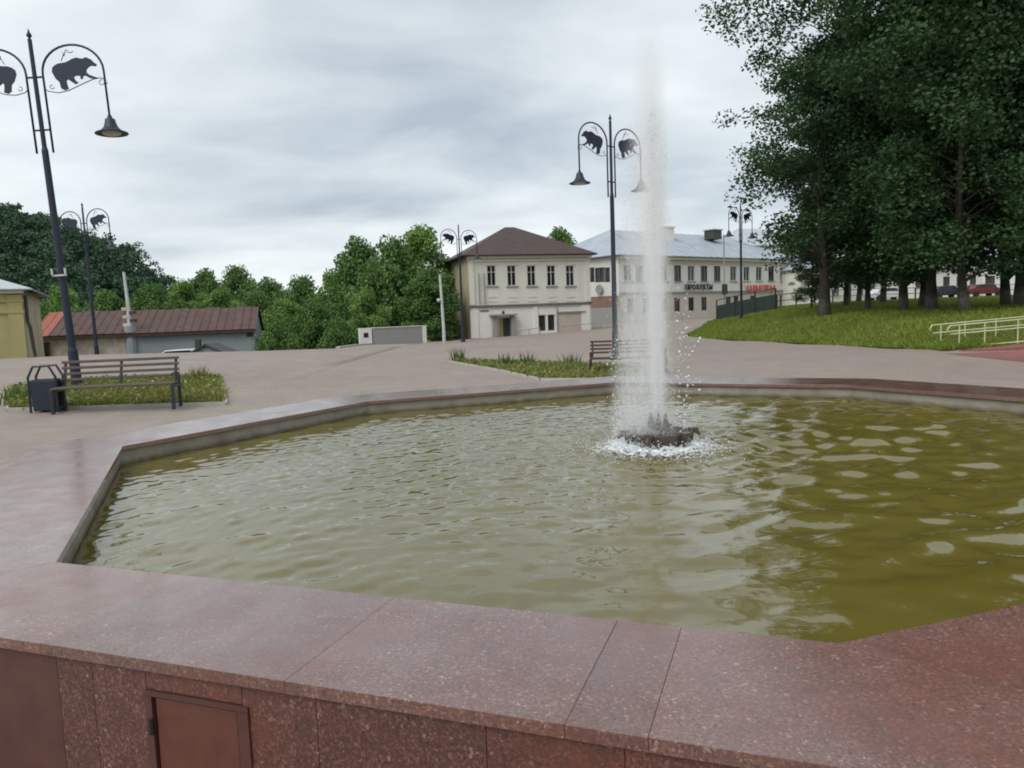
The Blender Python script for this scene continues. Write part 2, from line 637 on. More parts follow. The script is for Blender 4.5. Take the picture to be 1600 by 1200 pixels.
M['car_white'] = paint('white_car_paint', (0.62, 0.62, 0.62), 0.25, 0.03)
M['car_dark'] = paint('dark_car_paint', (0.03, 0.035, 0.045), 0.3, 0.1)
M['tyre'] = paint('tyre_rubber', (0.015, 0.015, 0.015), 0.8, 0.1)
M['car_red'] = paint('red_car_paint', (0.15, 0.015, 0.02), 0.3, 0.05)


def glass_mat():
    m = NT('dark_window_glass')
    f = m.noise(0.9, 3, 0.5)
    m.set('Base Color', m.ramp(f, [(0.35, (0.012, 0.014, 0.016)), (0.7, (0.06, 0.064, 0.066))]))
    m.set('Roughness', 0.08)
    return m.mat


M['glass'] = glass_mat()


# ------------------------------------------------------------------ terrain shape
def sm(t):
    t = max(0.0, min(1.0, t))
    return t * t * (3 - 2 * t)


def lin(x, xs, ys):
    return float(np.interp(x, xs, ys))


def edge_y(x):      # far edge of the paved square
    return lin(x, [-60, -24, -12.5, -9.4, -9.35, -6.2, -6.15, 70], [26, 34, 38.5, 40.8, 52, 57.5, 112, 112])


def lawn_x(y):      # left edge of the raised lawn
    return lin(y, [10, 23, 28, 37.4, 42.5, 58, 120], [13.4, 13.1, 11.9, 10.0, 10.0, 15.2, 34])


def T(x, y):
    z = 0.03 * max(0.0, -(x + 5)) if x > -20 else 0.45
    z = min(z, 0.45)
    if y < 10:
        z *= sm((y + 6) / 16)
    z += sm((y - 40) / 20) * 0.035 * 13 * math.tanh((x - 3) / 13)
    d = x - lawn_x(y)
    if d > 0 and y > 22.5:
        r_ = 0.15 * min(d, (y - 22.5) * 1.3)
        z += 1.1 * (1 - math.exp(-r_ / 1.1 - (r_ / 1.1) ** 2))
    if x < -4.5:
        z -= 5.2 * sm((y - edge_y(x) - 0.4) / 8) * sm((-5.5 - x) / 4)
    return z


def sheet(name, xs, ys_of, n, off, mat):
    V, Fc = [], []
    for x in xs:
        y0, y1 = ys_of(x)
        for j in range(n + 1):
            t = j / n
            y = y0 + (y1 - y0) * t
            V.append((x, y, T(x, y) + off))
    w = n + 1
    for i in range(len(xs) - 1):
        for j in range(n):
            Fc.append((i * w + j, (i + 1) * w + j, (i + 1) * w + j + 1, i * w + j + 1))
    return np_mesh(name, V, Fc, mat, smooth=True)


# rough ground reaching the horizon
gx = np.concatenate([np.linspace(-900, -80, 12), np.linspace(-70, 70, 101), np.linspace(80, 900, 12)])
gy = np.concatenate([np.linspace(-300, -20, 8), np.linspace(-14, 130, 104), np.linspace(145, 1600, 16)])
V = []
for x in gx:
    for y in gy:
        xx, yy = float(max(-70, min(70, x))), float(max(-14, min(125, y)))
        V.append((x, y, T(xx, yy) - 0.16))
nw = len(gy)
Fc = [(i * nw + j, (i + 1) * nw + j, (i + 1) * nw + j + 1, i * nw + j + 1) for i in range(len(gx) - 1) for j in range(nw - 1)]
tag(np_mesh('ground', V, Fc, M['terrain'], smooth=True), kind='structure')
xs = sorted(set(list(np.linspace(-60, 70, 121)) + [-24, -12.5, -9.4, -9.35, -6.2, -6.15]))
tag(sheet('plaza', [float(x) for x in xs], lambda x: (-14.0, edge_y(x)), 120, 0.0, M['paver']), kind='structure')
# lawn sheet, rows along y
V, Fc = [], []
LY = np.linspace(22.6, 100, 90)
LN = 40
for y in LY:
    x0 = lawn_x(y)
    for j in range(LN + 1):
        x = x0 + (70 - x0) * (j / LN) ** 1.6
        V.append((x, y, T(x, y) + 0.05))
for i in range(len(LY) - 1):
    for j in range(LN):
        a = i * (LN + 1) + j
        Fc.append((a, a + 1, a + LN + 2, a + LN + 1))
tag(np_mesh('lawn', V, Fc, M['turf'], smooth=True), kind='structure')
mb = MB()
pts = [(12.45, 15.0), (12.5, 18.2), (12.75, 22.5), (26, 22.5), (26, 15.0)]
mb.add([(p[0], p[1], T(p[0], p[1]) + 0.008) for p in pts], [tuple(range(5))[::-1]])
tag(mb.build('red_path', M['red_pave']), kind='structure')
# kerb stones at the step of the far edge
k = MB()
for a, b in (((-9.4, 40.75), (-9.4, 46)), ((-9.4, 46), (-9.4, 52))):
    k.hexa([(a[0] - .12, a[1], T(-9.3, a[1]) - .3), (a[0] + .12, a[1], T(-9.3, a[1]) - .3), (b[0] + .12, b[1], T(-9.3, b[1]) - .3), (b[0] - .12, b[1], T(-9.3, b[1]) - .3),
            (a[0] - .12, a[1], T(-9.3, a[1]) + .1), (a[0] + .12, a[1], T(-9.3, a[1]) + .1), (b[0] + .12, b[1], T(-9.3, b[1]) + .1), (b[0] - .12, b[1], T(-9.3, b[1]) + .1)])
tag(k.build('kerb', M['kerb']), kind='structure')

# ------------------------------------------------------------------ fountain basin
RIM, WAT = 0.60, 0.43
CEN = Vector((1.16, 6.22, 0))
cor = [(-2.015, 3.188), (-3.36, 6.368), (-1.79, 9.218), (1.492, 10.533), (4.109, 9.025), (5.66, 6.10), (4.08, 3.18), (0.935, 2.128)]
cor = [Vector((a, b, 0)) for a, b in cor]          # inner corners, clockwise seen from above


def offset_poly(P, d):
    out = []
    n = len(P)
    for i in range(n):
        a, b, c = P[i - 1], P[i], P[(i + 1) % n]
        e1, e2 = (b - a).normalized(), (c - b).normalized()
        n1, n2 = Vector((-e1.y, e1.x, 0)), Vector((-e2.y, e2.x, 0))
        d1, d2 = (d[i - 1], d[i]) if isinstance(d, (list, tuple)) else (d, d)
        p1, p2 = b + n1 * d1, b + n2 * d2
        den = e1.x * e2.y - e1.y * e2.x
        t = ((p2.x - p1.x) * e2.y - (p2.y - p1.y) * e2.x) / den
        out.append(p1 + e1 * t)
    return out


RW = [0.74, 0.85, 0.90, 0.90, 0.85, 0.72, 0.66, 0.645]      # rim width of each side


def rim_off(k):
    return [w + k for w in RW]


OUT = offset_poly(cor, rim_off(0.0))
fountain = tag(empty('fountain_basin', CEN), 'large octagonal fountain basin of red speckled granite with broad flat rim', 'fountain')


def loc(p):
    return Vector((p[0] - CEN.x, p[1] - CEN.y, p[2] if len(p) > 2 else 0))


seams = {7: [0.0, 0.16, 0.425, 0.705, 0.78, 1.0][::1], 0: [0, 0.5, 1], 1: [0, 0.27, 0.62, 1], 2: [0, 0.33, 0.66, 1], 3: [0, 0.4, 0.75, 1], 4: [0, 0.5, 1], 5: [0, 0.5, 1], 6: [0, 0.4, 1]}
# side 7 runs from corner 7 (right) to corner 0 (left)
seams[7] = [0.0, 0.145, 0.21, 0.47, 0.77, 1.0]
rj = random.Random(3)
for s in range(8):
    A, B = cor[s], cor[(s + 1) % 8]
    A2, B2 = OUT[s], OUT[(s + 1) % 8]
    sl = seams[s]
    for i in range(len(sl) - 1):
        t0, t1 = sl[i] + 0.0001, sl[i + 1] - 0.0001
        dz = rj.uniform(-0.0012, 0.0012)
        e_ = (B - A).normalized()
        nn = Vector((-e_.y, e_.x, 0)) * RW[s]          # joints run square across the rim
        oa = A2 if i == 0 else A.lerp(B, t0) + nn
        ob_ = B2 if i == len(sl) - 2 else A.lerp(B, t1) + nn
        q = [A.lerp(B, t0), A.lerp(B, t1), ob_, oa]
        q = [loc(p) for p in q]
        m_ = MB()
        m_.hexa([(p.x, p.y, RIM - 0.038) for p in q][::-1] + [(p.x, p.y, RIM + dz) for p in q][::-1])
        m_.build('rim_slab', M['granite'], fountain, bevel=0.0015)
# joint bed below slabs, inner wall, floor
IN2, OU2 = offset_poly(cor, 0.03), offset_poly(cor, rim_off(-0.04))
m_ = MB()
m_.mi = 0
for s in range(8):
    q = [IN2[s], IN2[(s + 1) % 8], OU2[(s + 1) % 8], OU2[s]]
    q = [loc(p) for p in q]
    m_.hexa([(p.x, p.y, -0.1) for p in q][::-1] + [(p.x, p.y, RIM - 0.0385) for p in q][::-1])
m_.build('basin_wall', M['basin'], fountain)
m_ = MB()
m_.prism([loc(p)[:2] for p in offset_poly(cor, 0.04)][::-1], -0.1, 0.02)
m_.build('basin_floor', M['basin'], fountain)
# cladding panels on the outside
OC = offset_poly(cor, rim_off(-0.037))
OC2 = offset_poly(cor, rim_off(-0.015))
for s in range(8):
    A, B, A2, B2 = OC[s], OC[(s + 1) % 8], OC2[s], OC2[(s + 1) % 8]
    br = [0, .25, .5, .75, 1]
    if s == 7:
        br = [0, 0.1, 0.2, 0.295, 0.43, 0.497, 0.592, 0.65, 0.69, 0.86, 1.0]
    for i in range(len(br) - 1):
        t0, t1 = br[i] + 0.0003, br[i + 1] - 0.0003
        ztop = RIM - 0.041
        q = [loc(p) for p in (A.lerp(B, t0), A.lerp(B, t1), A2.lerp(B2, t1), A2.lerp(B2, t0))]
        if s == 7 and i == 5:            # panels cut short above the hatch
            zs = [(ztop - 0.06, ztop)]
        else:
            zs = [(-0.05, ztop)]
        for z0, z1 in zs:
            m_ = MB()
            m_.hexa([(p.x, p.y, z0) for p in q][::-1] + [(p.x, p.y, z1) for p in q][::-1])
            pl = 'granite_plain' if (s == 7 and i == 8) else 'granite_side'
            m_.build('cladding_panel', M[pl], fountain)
A, B = OC[7], OC[0]
A2, B2 = OC2[7], OC2[0]
hA, hB = 0.503, 0.584
q = [loc(p) for p in (A.lerp(B, hA), A.lerp(B, hB), A2.lerp(B2, hB), A2.lerp(B2, hA))]
m_ = MB()
m_.hexa([(p.x, p.y, 0.02) for p in q][::-1] + [(p.x, p.y, RIM - 0.128) for p in q][::-1])
hatch = m_.build('access_hatch', M['hatch'], fountain, bevel=0.004)
hatch['label'] = 'rusty red metal access hatch in the near granite face'
fr = MB()
dirn = (B - A).normalized()
nrm = Vector((-dirn.y, dirn.x, 0))


def fpt(t, o, z):
    p = loc(A2.lerp(B2, t) + nrm * o)
    return (p.x, p.y, z)


for t0, t1, z0, z1 in ((hA - .012, hA - .002, 0.0, RIM - .122), (hB + .002, hB + .009, 0.0, RIM - .122), (hA - .012, hB + .009, RIM - .121, RIM - .104)):
    fr.hexa([fpt(t0, -.02, z0), fpt(t1, -.02, z0), fpt(t1, .008, z0), fpt(t0, .008, z0), fpt(t0, -.02, z1), fpt(t1, -.02, z1), fpt(t1, .008, z1), fpt(t0, .008, z1)][::-1])
fr.build('hatch_frame', M['granite_plain'], hatch).matrix_parent_inverse = Matrix()
for z in (0.12, 0.36):
    hg = MB()
    hg.tube([fpt(hB + .003, .012, z), fpt(hB + .003, .012, z + .05)], 0.008, 6)
    hg.build('hinge', M['dark_gap'], hatch)


# ------------------------------------------------------------------ water surface
def water_mat():
    m = NT('pool_water')
    f = m.noise(0.5, 4, 0.6)
    c = m.ramp(f, [(0.3, (0.114, 0.089, 0.014)), (0.7, (0.138, 0.116, 0.028))])
    m.set('Base Color', c)
    m.set('Roughness', 0.035)
    m.set('IOR', 1.75)
    m.bump(m.noise(16, 3, 0.5), 0.05, 0.02)
    return m.mat


M['water'] = water_mat()
rw = np.random.RandomState(5)
NR, NA = 190, 620
ang = np.linspace(0, 2 * np.pi, NA, endpoint=False)
bnd = []
IN3 = offset_poly(cor, 0.025)
for a in ang:
    d = np.array([math.cos(a), math.sin(a)])
    best = 1e9
    for s in range(8):
        p, q = IN3[s] - CEN, IN3[(s + 1) % 8] - CEN
        ex, ey = q.x - p.x, q.y - p.y
        den = d[0] * ey - d[1] * ex
        if abs(den) < 1e-9:
            continue
        t = (p.x * ey - p.y * ex) / den
        u = (p.x * d[1] - p.y * d[0]) / den
        if t > 0 and -1e-6 <= u <= 1 + 1e-6:
            best = min(best, t)
    bnd.append(best)
bnd = np.array(bnd)
rr = (np.arange(NR + 1) / NR)[:, None]
X = rr * (bnd * np.cos(ang))[None, :]
Y = rr * (bnd * np.sin(ang))[None, :]
Rr = np.sqrt(X ** 2 + Y ** 2)
NOZ = Vector((0.07, 0.06, 0))       # nozzle, relative to the basin centre
Rn = np.sqrt((X - NOZ.x) ** 2 + (Y - NOZ.y) ** 2)
Z = np.zeros_like(X)
for i in range(46):
    lam = 0.13 * (5.0 ** rw.rand())
    th = rw.normal(rad(100), 0.65)
    kx, ky = 2 * np.pi / lam * math.cos(th), 2 * np.pi / lam * math.sin(th)
    amp = lam * 0.0078 * (lam / 0.3) ** 0.15 * (0.5 + rw.rand())
    Z += amp * np.sin(kx * X + ky * Y + rw.rand() * 6.28)
Z *= (0.20 + 0.80 / (1 + np.exp(-(X - 0.9 - 0.1 * Y) / 0.5))) * (0.8 + 0.3 * np.sin(X * 0.9 + 1) * np.cos(Y * 0.7))
wch = np.zeros_like(X)
for i in range(44):
    lam = 0.075 * (3.0 ** rw.rand())
    th = rw.normal(rad(140), 0.8)
    wch += lam * np.sin(2 * np.pi / lam * (math.cos(th) * X + math.sin(th) * Y) + rw.rand() * 6.28)
Z += wch * 0.0036 * (0.16 + 0.84 / (1 + np.exp((X + 0.3 - 0.25 * Y) / 0.7)))
env = np.exp(-Rn / 1.1)
Z += 0.010 * env * np.sin(2 * np.pi * Rn / 0.23 + 0.6 * np.sin(5 * np.arctan2(Y, X)))
ch = np.zeros_like(X)
for i in range(40):
    lam = 0.05 + 0.12 * rw.rand()
    th = rw.rand() * 6.28
    ch += np.sin(2 * np.pi / lam * (math.cos(th) * X + math.sin(th) * Y) + rw.rand() * 6.28)
Z += ch * 0.0016 * np.exp(-(Rn / 0.75) ** 2)
V = np.stack([X, Y, Z], -1).reshape(-1, 3)
ii, jj = np.meshgrid(np.arange(1, NR), np.arange(NA), indexing='ij')
j2 = (jj + 1) % NA
Fc = np.stack([ii * NA + jj, (ii + 1) * NA + jj, (ii + 1) * NA + j2, ii * NA + j2], -1).reshape(-1, 4)
f0 = np.stack([np.zeros(NA, int), NA + np.arange(NA), NA + (np.arange(NA) + 1) % NA, NA + (np.arange(NA) + 1) % NA], -1)
wat = np_mesh('water', V, Fc, M['water'], smooth=True)
wat.location = (CEN.x, CEN.y, WAT)
tag(wat, 'murky olive green rippled pool water', kind='structure')

# ------------------------------------------------------------------ nozzle
NW = Vector((CEN.x + NOZ.x, CEN.y + NOZ.y, WAT))
noz = tag(empty('fountain_nozzle', NW), 'dark bronze bowl nozzle with pointed spouts at the foot of the jet', 'nozzle')
m_ = MB()
m_.lathe([(0.0, -0.35), (0.07, -0.35), (0.07, -0.03), (0.13, -0.01), (0.21, 0.035), (0.255, 0.085), (0.262, 0.10), (0.25, 0.102), (0.20, 0.062), (0.10, 0.045), (0.0, 0.04)], 28)
m_.build('bowl', M['bronze'], noz, smooth=True)
for i in range(6):
    a = i * math.pi / 3 + 0.06
    c_ = Vector((0.275 * math.cos(a), 0.275 * math.sin(a), 0.098))
    m_ = MB()
    m_.box(c_, (0.07, 0.055, 0.03), a)
    m_.tube([c_ + Vector((math.cos(a) * .02, math.sin(a) * .02, -.005)), c_ + Vector((math.cos(a) * .055, math.sin(a) * .055, -.03))], [0.016, 0.01], 7)
    m_.box(c_ + Vector((-math.cos(a) * .02, -math.sin(a) * .02, -.04)), (0.03, 0.035, 0.06), a)
    m_.build('spout_lug', M['bronze'], noz, bevel=0.005)
m_ = MB()
m_.lathe([(0.0, 0.04), (0.03, 0.045), (0.022, 0.085), (0.05, 0.11), (0.088, 0.125), (0.09, 0.14), (0.03, 0.14), (0.0, 0.142)], 20)
m_.build('finial_cup', M['bronze'], noz, smooth=True)
for i in range(7):
    a = i * 2 * math.pi / 7
    q = (0.07 * math.cos(a), 0.07 * math.sin(a)) if i else (0.0, 0.0)
    hgt = 0.075 if i else 0.14
    m_ = MB()
    m_.lathe([(0.012, 0.13), (0.021, 0.155), (0.014, 0.175), (0.004, 0.135 + hgt), (0.0, 0.137 + hgt)], 8, (q[0], q[1], 0))
    m_.build('pointed_spout', M['bronze'], noz, smooth=True)


noz.scale = (1.08, 1.08, 1.45)

# ------------------------------------------------------------------ jet of water
def jet_mat():
    m = bpy.data.materials.new('water_spray_mist')
    m.use_nodes = True
    t = m.node_tree
    t.nodes.clear()
    N = lambda k: t.nodes.new(k)
    out = N('ShaderNodeOutputMaterial')
    pv = N('ShaderNodeVolumePrincipled')
    pv.inputs['Color'].default_value = (0.997, 0.998, 1.0, 1)
    pv.inputs['Anisotropy'].default_value = 0.0
    t.links.new(pv.outputs[0], out.inputs['Volume'])
    tcn = N('ShaderNodeTexCoord')
    se = N('ShaderNodeSeparateXYZ')
    t.links.new(tcn.outputs['Object'], se.inputs[0])

    def mt(op, a, b=None, clamp=False):
        n = N('ShaderNodeMath')
        n.operation = op
        n.use_clamp = clamp
        for i, v in enumerate((a, b)):
            if v is None:
                continue
            if isinstance(v, (int, float)):
                n.inputs[i].default_value = v
            else:
                t.links.new(v, n.inputs[i])
        return n.outputs[0]
    x, y, z = se.outputs
    H = 3.45
    tt = mt('DIVIDE', z, H, True)
    inv = mt('SUBTRACT', 1.0, tt)
    # streaky noise
    mp = N('ShaderNodeMapping')
    mp.inputs['Scale'].default_value = (13, 13, 2.6)
    t.links.new(tcn.outputs['Object'], mp.inputs[0])
    ns = N('ShaderNodeTexNoise')
    ns.inputs['Scale'].default_value = 2.2
    ns.inputs['Detail'].default_value = 6
    ns.inputs['Roughness'].default_value = 0.75
    t.links.new(mp.outputs[0], ns.inputs['Vector'])
    streak = mt('MULTIPLY', mt('SUBTRACT', ns.outputs['Fac'], 0.40, True), 5.0)
    # core
    cx = mt('ADD', x, mt('MULTIPLY', tt, 0.02))
    r2 = mt('ADD', mt('MULTIPLY', cx, cx), mt('MULTIPLY', y, y))
    rc = mt('ADD', 0.030, mt('MULTIPLY', tt, 0.075))
    core = mt('EXPONENT', mt('MULTIPLY', mt('DIVIDE', r2, mt('MULTIPLY', rc, rc)), -1.0))
    core = mt('MULTIPLY', core, mt('MULTIPLY', mt('POWER', inv, 1.9), 95.0))
    # falling veil, blown to the left
    off = mt('MULTIPLY', mt('POWER', inv, 0.7), 0.14)
    vx = mt('ADD', x, off)
    v2 = mt('ADD', mt('MULTIPLY', vx, vx), mt('MULTIPLY', mt('MULTIPLY', y, y), 1.1))
    rv = mt('ADD', 0.05, mt('MULTIPLY', mt('POWER', inv, 0.55), 0.175))
    q = mt('DIVIDE', v2, mt('MULTIPLY', rv, rv))
    veil = mt('EXPONENT', mt('MULTIPLY', mt('MULTIPLY', q, q), -0.8))
    veil = mt('MULTIPLY', mt('MULTIPLY', veil, streak), mt('ADD', 2.3, mt('MULTIPLY', mt('POWER', inv, 0.9), 3.4)))
    topfade = mt('MULTIPLY', inv, 7.0, True)
    dn = mt('MULTIPLY', mt('ADD', core, veil), topfade)
    t.links.new(dn, pv.inputs['Density'])
    return m


M['mist'] = jet_mat()


def drop_mat(name, col, rough):
    m = NT(name)
    m.set('Base Color', (*col, 1))
    m.set('Roughness', rough)
    m.set('Transmission Weight', 0.15)
    m.set('IOR', 1.33)
    return m.mat


M['drop'] = drop_mat('water_droplets', (0.92, 0.95, 0.98), 0.12)
jet = tag(empty('water_jet', NW + Vector((0, 0, 0.16))), 'tall white water jet rising from the nozzle with falling spray', 'water jet')
m_ = MB()
m_.lathe([(0.0, -0.02), (0.42, -0.02), (0.44, 0.5), (0.40, 1.6), (0.32, 2.5), (0.25, 3.2), (0.10, 3.47), (0.0, 3.49)], 24)
sprayo = m_.build('spray_column', M['mist'], jet)


def octs(P, S, rs, stretch=None):
    """octahedral drops: P (n,3), S (n,) half size"""
    n = len(P)
    base = np.array([(1, 0, 0), (-1, 0, 0), (0, 1, 0), (0, -1, 0), (0, 0, 1), (0, 0, -1)], float)
    sc = np.ones((n, 1, 3)) * S[:, None, None]
    sc *= 0.75 + 0.5 * rs.rand(n, 1, 3)
    if stretch is not None:
        sc[:, :, 2] *= stretch[:, None]
    tilt = rs.normal(0, 0.25, (n, 2))
    Vv = base[None] * sc
    Vv[:, :, 0] += Vv[:, :, 2] * tilt[:, None, 0]
    Vv[:, :, 1] += Vv[:, :, 2] * tilt[:, None, 1]
    Vv = Vv + P[:, None, :]
    fb = np.array([(0, 2, 4), (2, 1, 4), (1, 3, 4), (3, 0, 4), (2, 0, 5), (1, 2, 5), (3, 1, 5), (0, 3, 5)])
    Ff = (np.arange(n) * 6)[:, None, None] + fb[None]
    return Vv.reshape(-1, 3), Ff.reshape(-1, 3)


rd = np.random.RandomState(11)
P, S, ST = [], [], []
for i in range(14000):
    t = 0.8 * rd.rand() ** 2.4
    if rd.rand() < 0.42:
        r_ = 0.028 + 0.075 * t
        a = rd.rand() * 6.28
        q_ = abs(rd.normal(0, 0.6))
        P.append((r_ * q_ * math.cos(a) - 0.02 * t, r_ * q_ * math.sin(a), 3.3 * t))
        S.append(0.0016 + 0.0018 * rd.rand())
    else:
        rv_ = 0.06 + 0.185 * (1 - t) ** 0.55
        a = rd.rand() * 6.28
        q_ = math.sqrt(rd.rand()) * 1.12
        P.append((rv_ * q_ * math.cos(a) - 0.14 * (1 - t) ** 0.7, rv_ * q_ * math.sin(a), 3.3 * t - 0.12))
        S.append(0.0012 + 0.0018 * rd.rand())
    ST.append(1.5 + 2.5 * rd.rand())
# stray drops thrown off to the right and left of the jet
for i in range(300):
    s_ = 1 if rd.rand() < 0.82 else -1
    zc = abs(rd.normal(0.45, 0.42))
    P.append((s_ * (0.13 + 0.15 * rd.rand()) - (0.18 if s_ < 0 else 0.0) + rd.normal(0, 0.03), rd.normal(0, 0.14), zc - 0.1))
    S.append(0.0025 + 0.0095 * rd.rand() ** 2.2)
    ST.append(0.9 + 0.6 * rd.rand())
Vd, Fd = octs(np.array(P), np.array(S), rd, np.array(ST))
dro = np_mesh('droplets', Vd, Fd, M['drop'], jet, smooth=True)
dro['kind'] = 'stuff'
# foam where the water lands


def foam_mat():
    m = NT('white_foam')
    m.set('Base Color', (0.80, 0.83, 0.85, 1))
    m.set('Roughness', 0.5)
    n1 = m.noise(26, 5, 0.7)
    se = m.n('ShaderNodeSeparateXYZ')
    m.l(m.tc.outputs['Object'], se.inputs[0])
    r_ = m.math('SQRT', m.math('ADD', m.math('MULTIPLY', se.outputs[0], se.outputs[0]), m.math('MULTIPLY', se.outputs[1], se.outputs[1])))
    k_ = m.math('SUBTRACT', m.math('MULTIPLY', n1, 1.5), m.math('MULTIPLY', r_, 1.35))
    al = m.math('MULTIPLY', m.math('SUBTRACT', k_, 0.03), 2.6, clamp=True)
    m.set('Alpha', al)
    return m.mat


M['foam'] = foam_mat()
V, Fc = [], []
FR, FA = 26, 96
for i in range(FR + 1):
    for j in range(FA):
        r_ = 0.1 + 0.62 * i / FR
        a = 2 * math.pi * j / FA
        x, y = r_ * math.cos(a), r_ * math.sin(a)
        hgt = 0.05 * math.exp(-((r_ - 0.30) / 0.13) ** 2) * (0.6 + 0.5 * math.sin(7 * a + 9 * r_) * math.sin(3 * a - 14 * r_)) + 0.016
        V.append((x, y, hgt + random.uniform(-.006, .008)))
for i in range(FR):
    for j in range(FA):
        a, b = i * FA + j, i * FA + (j + 1) % FA
        Fc.append((a, a + FA, b + FA, b))
fo = np_mesh('foam', V, Fc, M['foam'], jet, smooth=True)
fo.location = (-0.03, -0.05, -0.16)
P, S = [], []
for i in range(3000):
    a = rd.rand() * 6.28
    r_ = 0.12 + abs(rd.normal(0.16, 0.22))
    hgt = 0.012 + abs(rd.normal(0, 0.045)) * math.exp(-((r_ - 0.3) / 0.22) ** 2)
    P.append((r_ * math.cos(a) - 0.04, r_ * math.sin(a) - 0.03, hgt - 0.16))
    S.append(0.0018 + 0.006 * rd.rand() ** 2.5)
Vd, Fd = octs(np.array(P), np.array(S), rd)
sp_ = np_mesh('splash_drops', Vd, Fd, M['drop'], jet, smooth=True)
sp_['kind'] = 'stuff'

# ------------------------------------------------------------------ street lamps with bear plates
LAMP_H = 7.9
bear_zp = [(305, 350), (310, 325), (325, 312), (345, 303), (390, 298), (410, 290), (428, 281), (455, 274), (472, 280), (492, 283), (503, 277), (516, 277), (524, 283), (538, 290),
           (548, 304), (566, 319), (566, 327), (556, 331), (535, 326), (520, 332), (506, 345), (501, 360), (515, 376), (540, 388), (563, 397), (545, 403), (515, 395),
           (492, 380), (480, 384), (474, 402), (463, 396), (466, 381), (441, 378), (426, 385), (432, 403), (449, 420), (430, 427), (410, 411), (390, 396), (381, 406),
           (384, 432), (389, 451), (366, 459), (346, 447), (341, 410), (322, 390)]
ZP = 0.003656


def street_lamp():
    L = LAMP_H
    root = empty('street_lamp')
    m_ = MB()
    m_.tube([(0, 0, -0.3), (0, 0, 0.0), (0, 0, 0.9)], [0.115, 0.115, 0.105], 14)
    m_.tube([(0, 0, 0.9), (0, 0, 1.0), (0, 0, L - 2.58), (0, 0, L - 2.5)], [0.105, 0.085, 0.068, 0.05], 14)
    m_.tube([(0, 0, L - 2.55), (0, 0, L - 0.22)], [0.048, 0.042], 12)
    m_.build('pole', M['pole_blue'], root, smooth=False)
    m_ = MB()
    m_.lathe([(0.0, 0.0), (0.2, 0.0), (0.2, 0.03), (0.145, 0.06), (0.14, 0.14), (0.13, 0.16)], 16)
    m_.build('base_collar', M['pole_blue'], root)
    m_ = MB()
    m_.lathe([(0.0, -0.23), (0.03, -0.23), (0.022, -0.19), (0.05, -0.16), (0.055, -0.13), (0.025, -0.07), (0.006, 0.0), (0, 0.0)], 10, (0, 0, L))
    m_.build('finial', M['pole_blue'], root, smooth=True)
    for z in (L - 1.02, L - 2.14):
        m_ = MB()
        m_.box((0, 0, z), (0.36, 0.03, 0.035))
        m_.build('cross_bar', M['pole_blue'], root)
    for s in (1, -1):
        m_ = MB()
        x0, x1 = 0.175, 1.46
        cx_, rx_ = (x0 + x1) / 2, (x1 - x0) / 2
        pts = [(s * x0, 0, L - 2.63), (s * x0, 0, L - 0.95)]
        for k_ in range(1, 16):
            a = math.pi - math.pi * k_ / 16
            pts.append((s * (cx_ + rx_ * math.cos(a)), 0, L - 0.95 + 0.57 * math.sin(a)))
        pts += [(s * x1, 0, L - 0.95), (s * x1, 0, L - 1.96)]
        m_.tube(pts, 0.024, 8)
        m_.build('arm', M['pole_blue'], root, smooth=True)
        m_ = MB()
        poly = [(s * ((x - 203) * ZP), L - ((y - 95) * ZP) - 0.0) for x, y in bear_zp]
        if s > 0:
            poly = poly[::-1]
        m_.slab_y(poly, -0.012, 0.012)
        m_.build('bear_plate', M['bear_blue'], root)
        m_ = MB()
        sc_ = [(s * (x - 203) * ZP - s * 0.02, 0, L - (y - 95) * ZP) for x, y in ((255, 440), (275, 458), (330, 470), (390, 462), (470, 430), (540, 404), (580, 398), (612, 408))]
        m_.tube(sc_, 0.010, 6)
        for cx2, cz2, rr2 in ((300, 435, 12), (588, 425, 15), (612, 425, 10)):
            m_.tube([(s * (cx2 - 203 + rr2 * math.cos(u_)) * ZP - s * .02, 0, L - (cz2 - 95 + rr2 * math.sin(u_)) * ZP) for u_ in np.linspace(0, 5.2, 9)], 0.008, 5)
        for tw in (((365, 290), (385, 250), (380, 240)), ((385, 262), (400, 225), (412, 232)), ((405, 240), (430, 245), (440, 236))):
            m_.tube([(s * (x - 203) * ZP, 0, L - (y - 95) * ZP) for x, y in tw], 0.009, 5)
        m_.build('scroll', M['pole_blue'], root)
        m_ = MB()
        m_.lathe([(0.0, 0.03), (0.045, 0.03), (0.05, -0.02), (0.10, -0.05), (0.115, -0.13), (0.15, -0.22), (0.22, -0.30), (0.335, -0.345), (0.34, -0.36), (0.32, -0.358), (0.15, -0.30), (0.0, -0.26)], 20, (s * x1, 0, L - 1.95))
        sh = m_.build('lamp_shade', M['pole_blue'], root, smooth=True)
        m_ = MB()
        m_.lathe([(0.20, -0.335), (0.185, -0.37), (0.11, -0.40), (0.0, -0.41)], 14, (s * x1, 0, L - 1.95))
        m_.build('diffuser', M['lamp_glass'], sh, smooth=True)
    return root


